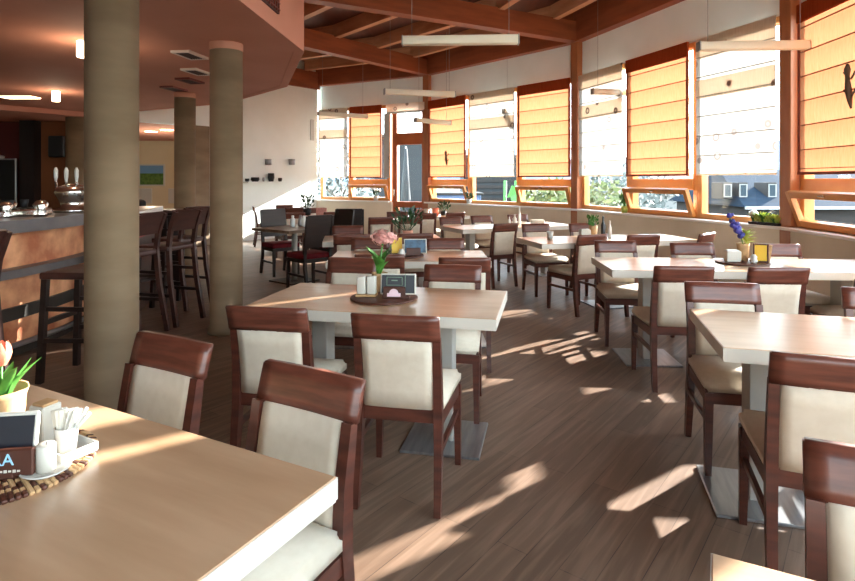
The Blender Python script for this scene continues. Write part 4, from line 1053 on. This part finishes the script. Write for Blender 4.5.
# slate-roofed house beyond the near window
t = thing('slate_roofed_house', 'house with a blue-grey slate roof and small dormers outside the near window', 'house', (0, 0, 0))
X0, X1 = 15.6, 31
mb = MB(); mb.faces([(X0, 28, .1), (X1, 28, .1), (X1, 32.5, 2.0), (X0 + 1.0, 32.5, 2.0), (X0, 37, .1), (X1, 37, .1)], [(0, 1, 2, 3), (3, 2, 5, 4), (0, 3, 4), (1, 5, 2)], 'slate_roof'); mb.build('roof', t)
mb = MB(); mb.box(((X0 + X1) / 2 + .1, 32.5, (GZ + .08) / 2), (X1 - X0 - .6, 8.2, .08 - GZ), 'house_dark'); mb.build('walls', t)
mb = MB(); mb.box(((X0 + X1) / 2, 27.95, .06), (X1 - X0, .16, .14), 'steel'); mb.build('gutter', t)
for k, px in enumerate((726.5, 742, 771)):
    z = 29.2; x = (px - 427.5) / 570 * z; hh = .1 + (z - 28) / 4.5 * 1.9
    mb = MB(); mb.box((x, z + .5, hh + .28), (.5, 1.2, .85), 'house_dark', bev=.02); s_ = mb.build('dormer', t)
    mb = MB(); rect_frame(mb, x - .2, x + .2, hh - .05, hh + .62, z - .12, .05, .04, 'house_wall'); mb.box((x, z - .11, hh + .28), (.3, .02, .6), 'skylight'); mb.build('window', s_)
t = thing('pale_house', 'pale house with a pinkish roof far outside behind the tilted hopper window', 'house', (20.5, 47, GZ))
mb = MB(); mb.box((0, 0, 1), (9, 7, 2), 'house_wall'); mb.build('walls', t)
mb = MB(); mb.prism([(-5, 2), (5, 2), (0, 3.6)], -3.8, 3.8, 'salmon', M=Matrix.Rotation(R(90), 4, 'X')); mb.build('roof', t)
t = thing('garden_shed', 'dark blue-grey clad shed outside the glass door', 'shed', (-.9, 22.6, GZ))
mb = MB(); mb.box((0, 1.5, 2.35), (2.4, 3, 4.7), 'siding'); mb.build('walls', t)
mb = MB(); mb.box((0, 1.4, 4.76), (2.8, 3.5, .14), 'house_dark', bev=.02); mb.build('roof', t)
t = thing('closed_parasol', 'closed pale parasol standing outside the glass door', 'parasol', (-.75, 19.8, GZ))
mb = MB(); mb.tube([(0, 0, 0), (0, 0, 4.2)], .03, 'steel'); mb.build('pole', t)
mb = MB(); mb.lathe([(.16, 1.6), (.2, 1.7), (.13, 2.9), (.05, 4.1), (0, 4.15)], 'siding', seg=20, wob=.12); mb.build('canopy', t)
mb = MB(); mb.lathe([(.3, 0), (.3, .06), (0, .08)], 'bar_dark', seg=20); mb.build('base', t)
t = thing('slatted_cabin', 'grey slatted cabin outside beneath the pale blind by the door', 'cabin', (2.9, 25, GZ))
mb = MB(); mb.box((0, 1.5, 2.0), (2.6, 3, 4.0), 'siding')
for k in range(14): mb.box((0, -.02, .3 + k * .27), (2.6, .04, .12), 'house_dark')
mb.build('walls', t); mb = MB(); mb.box((0, 1.4, 4.05), (3, 3.6, .12), 'house_dark'); mb.build('roof', t)
t = thing('garden_hut', 'low blue-walled garden hut outside the hopper window by the door', 'hut', (.95, 20.2, GZ))
mb = MB(); mb.box((0, .8, 1.25), (1.9, 1.6, 2.5), 'tarp_blue', bev=.02); mb.build('walls', t)
mb = MB(); mb.box((0, -.02, 1.98), (1.92, .04, .1), 'white_china'); mb.build('band', t)
mb = MB(); mb.box((0, .8, 2.54), (2.05, 1.8, .08), 'house_dark', bev=.02); mb.build('roof', t)
t = thing('play_slide', 'green and orange garden slide outside the far windows', 'slide', (3.4, 21.2, GZ))
mb = MB(); mb.tube([(-.35, 0, 2.6), (-.1, 0, 2.5), (.3, -.4, 1.2), (.5, -.6, .2)], 0, 'toy_green', sq=(.5, .08)); mb.build('chute', t)
for s in (-1, 1):
    mb = MB(); mb.tube([(-.3 + s * .22, .3, 0), (-.3 + s * .2, .05, 3.0)], .06, 'toy_green'); mb.build('post', t)
mb = MB(); mb.box((-.1, -.3, 1.0), (.5, .5, .5), 'toy_orange', bev=.05, seg=2); mb.build('side_panel', t)
# shrubs and trees
def clump(name, label, cat, loc, rx, ry, rz_, n_, m, trunk=None, group=None, leaf=.3):
    t = thing(name, label, cat, loc, 0, group)
    mb = MB()
    h0 = trunk or 0
    for k in range(n_):
        v = Vector((random.gauss(0, 1), random.gauss(0, 1), random.gauss(0, 1))).normalized() * (random.random() ** .4)
        c = Vector((v.x * rx, v.y * ry, h0 + rz_ + v.z * rz_)); d_ = Vector((random.gauss(0, 1), random.gauss(0, 1), random.gauss(0, 1))).normalized(); s_ = d_.orthogonal().normalized()
        L = leaf * random.uniform(.6, 1.3); mb.faces([c - d_ * L, c + s_ * L * .5, c + d_ * L, c - s_ * L * .5], [(0, 1, 2, 3)], m)
    mb.build('foliage', t)
    mb = MB(); mb.tube([(0, 0, 0), (.1, 0, (h0 + rz_) * .6), (0, 0, h0 + rz_ * 1.5)], [.12, .08, .03], 'bark', seg=7)
    for k in range(5):
        a = k * 1.3; mb.tube([(0, 0, h0 + rz_ * .5), (rx * .5 * math.cos(a), ry * .5 * math.sin(a), h0 + rz_), (rx * .8 * math.cos(a), ry * .8 * math.sin(a), h0 + rz_ * 1.4)], [.05, .03, .01], 'bark', seg=5)
    mb.build('trunk' if trunk else 'stems', t)
    return t
for k, (x, y, lab) in enumerate(((3.9, 18.2, 'yellow-green shrub outside, at the left of the hopper window by the middle post'), (5.9, 19.0, 'yellow-green shrub outside the hopper window, nearest the middle post'), (5.2, 22.5, 'yellow-green shrub farther off behind the other shrubs'))):
    clump('garden_shrub', lab, 'shrub', (x, y, GZ), 1.15, .9, 1.55, 1100, 'shrub', group='garden shrubs', leaf=.16)
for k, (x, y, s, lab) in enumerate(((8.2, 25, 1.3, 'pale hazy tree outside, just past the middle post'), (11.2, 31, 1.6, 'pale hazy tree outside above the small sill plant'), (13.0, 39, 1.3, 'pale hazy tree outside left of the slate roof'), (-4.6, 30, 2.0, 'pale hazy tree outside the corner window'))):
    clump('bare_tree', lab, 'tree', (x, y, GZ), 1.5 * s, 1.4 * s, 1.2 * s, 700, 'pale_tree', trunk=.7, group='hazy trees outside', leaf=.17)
# parked car outside the last window
t = thing('parked_car', 'pale silver car parked outside the window at the frame edge', 'car', (13.5, 17.0, GZ), R(20))
prof = [(-2.1, .35), (-2.1, .75), (-1.5, .92), (-.9, 1.42), (.7, 1.45), (1.5, 1.0), (2.05, .85), (2.1, .4)]
mb = MB(); mb.prism(prof, -.8, .8, 'car_paint', M=Matrix.Rotation(R(90), 4, 'X')); b_ = mb.build('body', t)
mb = MB(); mb.prism([(-1.35, .95), (-.85, 1.36), (-.1, 1.39), (-.1, .95)], -.81, .81, 'car_window', M=Matrix.Rotation(R(90), 4, 'X')); mb.prism([(0, .95), (0, 1.39), (.65, 1.38), (1.25, .98)], -.81, .81, 'car_window', M=Matrix.Rotation(R(90), 4, 'X')); mb.build('side_windows', t)
for sx in (-1.3, 1.3):
    for sy in (-.75, .75):
        mb = MB(); mb.lathe([(.16, -.1), (.32, -.1), (.33, 0), (.32, .1), (.16, .1)], 'tyre', seg=24)
        wv = mb.build('wheel', t); wv.location = (sx, sy, .33); wv.rotation_euler = (R(90), 0, 0)
# appliqué figures on two orange blinds

def applique(M, px, h, k, name):
    p = M.inverted() @ on_bay(M, px, -.13)
    b = [o for o in bpy.data.objects if o.name.startswith('roman_blind') and o['label'].startswith(name)][0]
    mb = MB()
    pts_ = [(p.x + .05 * k * math.sin(t_ * 1.9), -.13, h + k * (t_ - .5) * .42) for t_ in [i / 8 for i in range(9)]]
    mb.tube(pts_, [.008, .018, .026, .03, .028, .022, .02, .03, .012], 'bark', seg=8)
    for q in (.2, -.35):
        mb.tube([(p.x + .02 * k, -.13, h + q * .3 * k), (p.x + .1 * k, -.13, h + (q * .3 + .08) * k)], .009, 'bark', seg=6); mb.tube([(p.x, -.13, h + q * .3 * k), (p.x - .07 * k, -.13, h + (q * .3 + .07) * k)], .009, 'bark', seg=6)
    mb.build('applique', b)
applique(M12, 447, 1.93, .8, 'orange blind next to the glass door'); applique(M34, 851, 2.3, 1.0, 'largest orange blind')
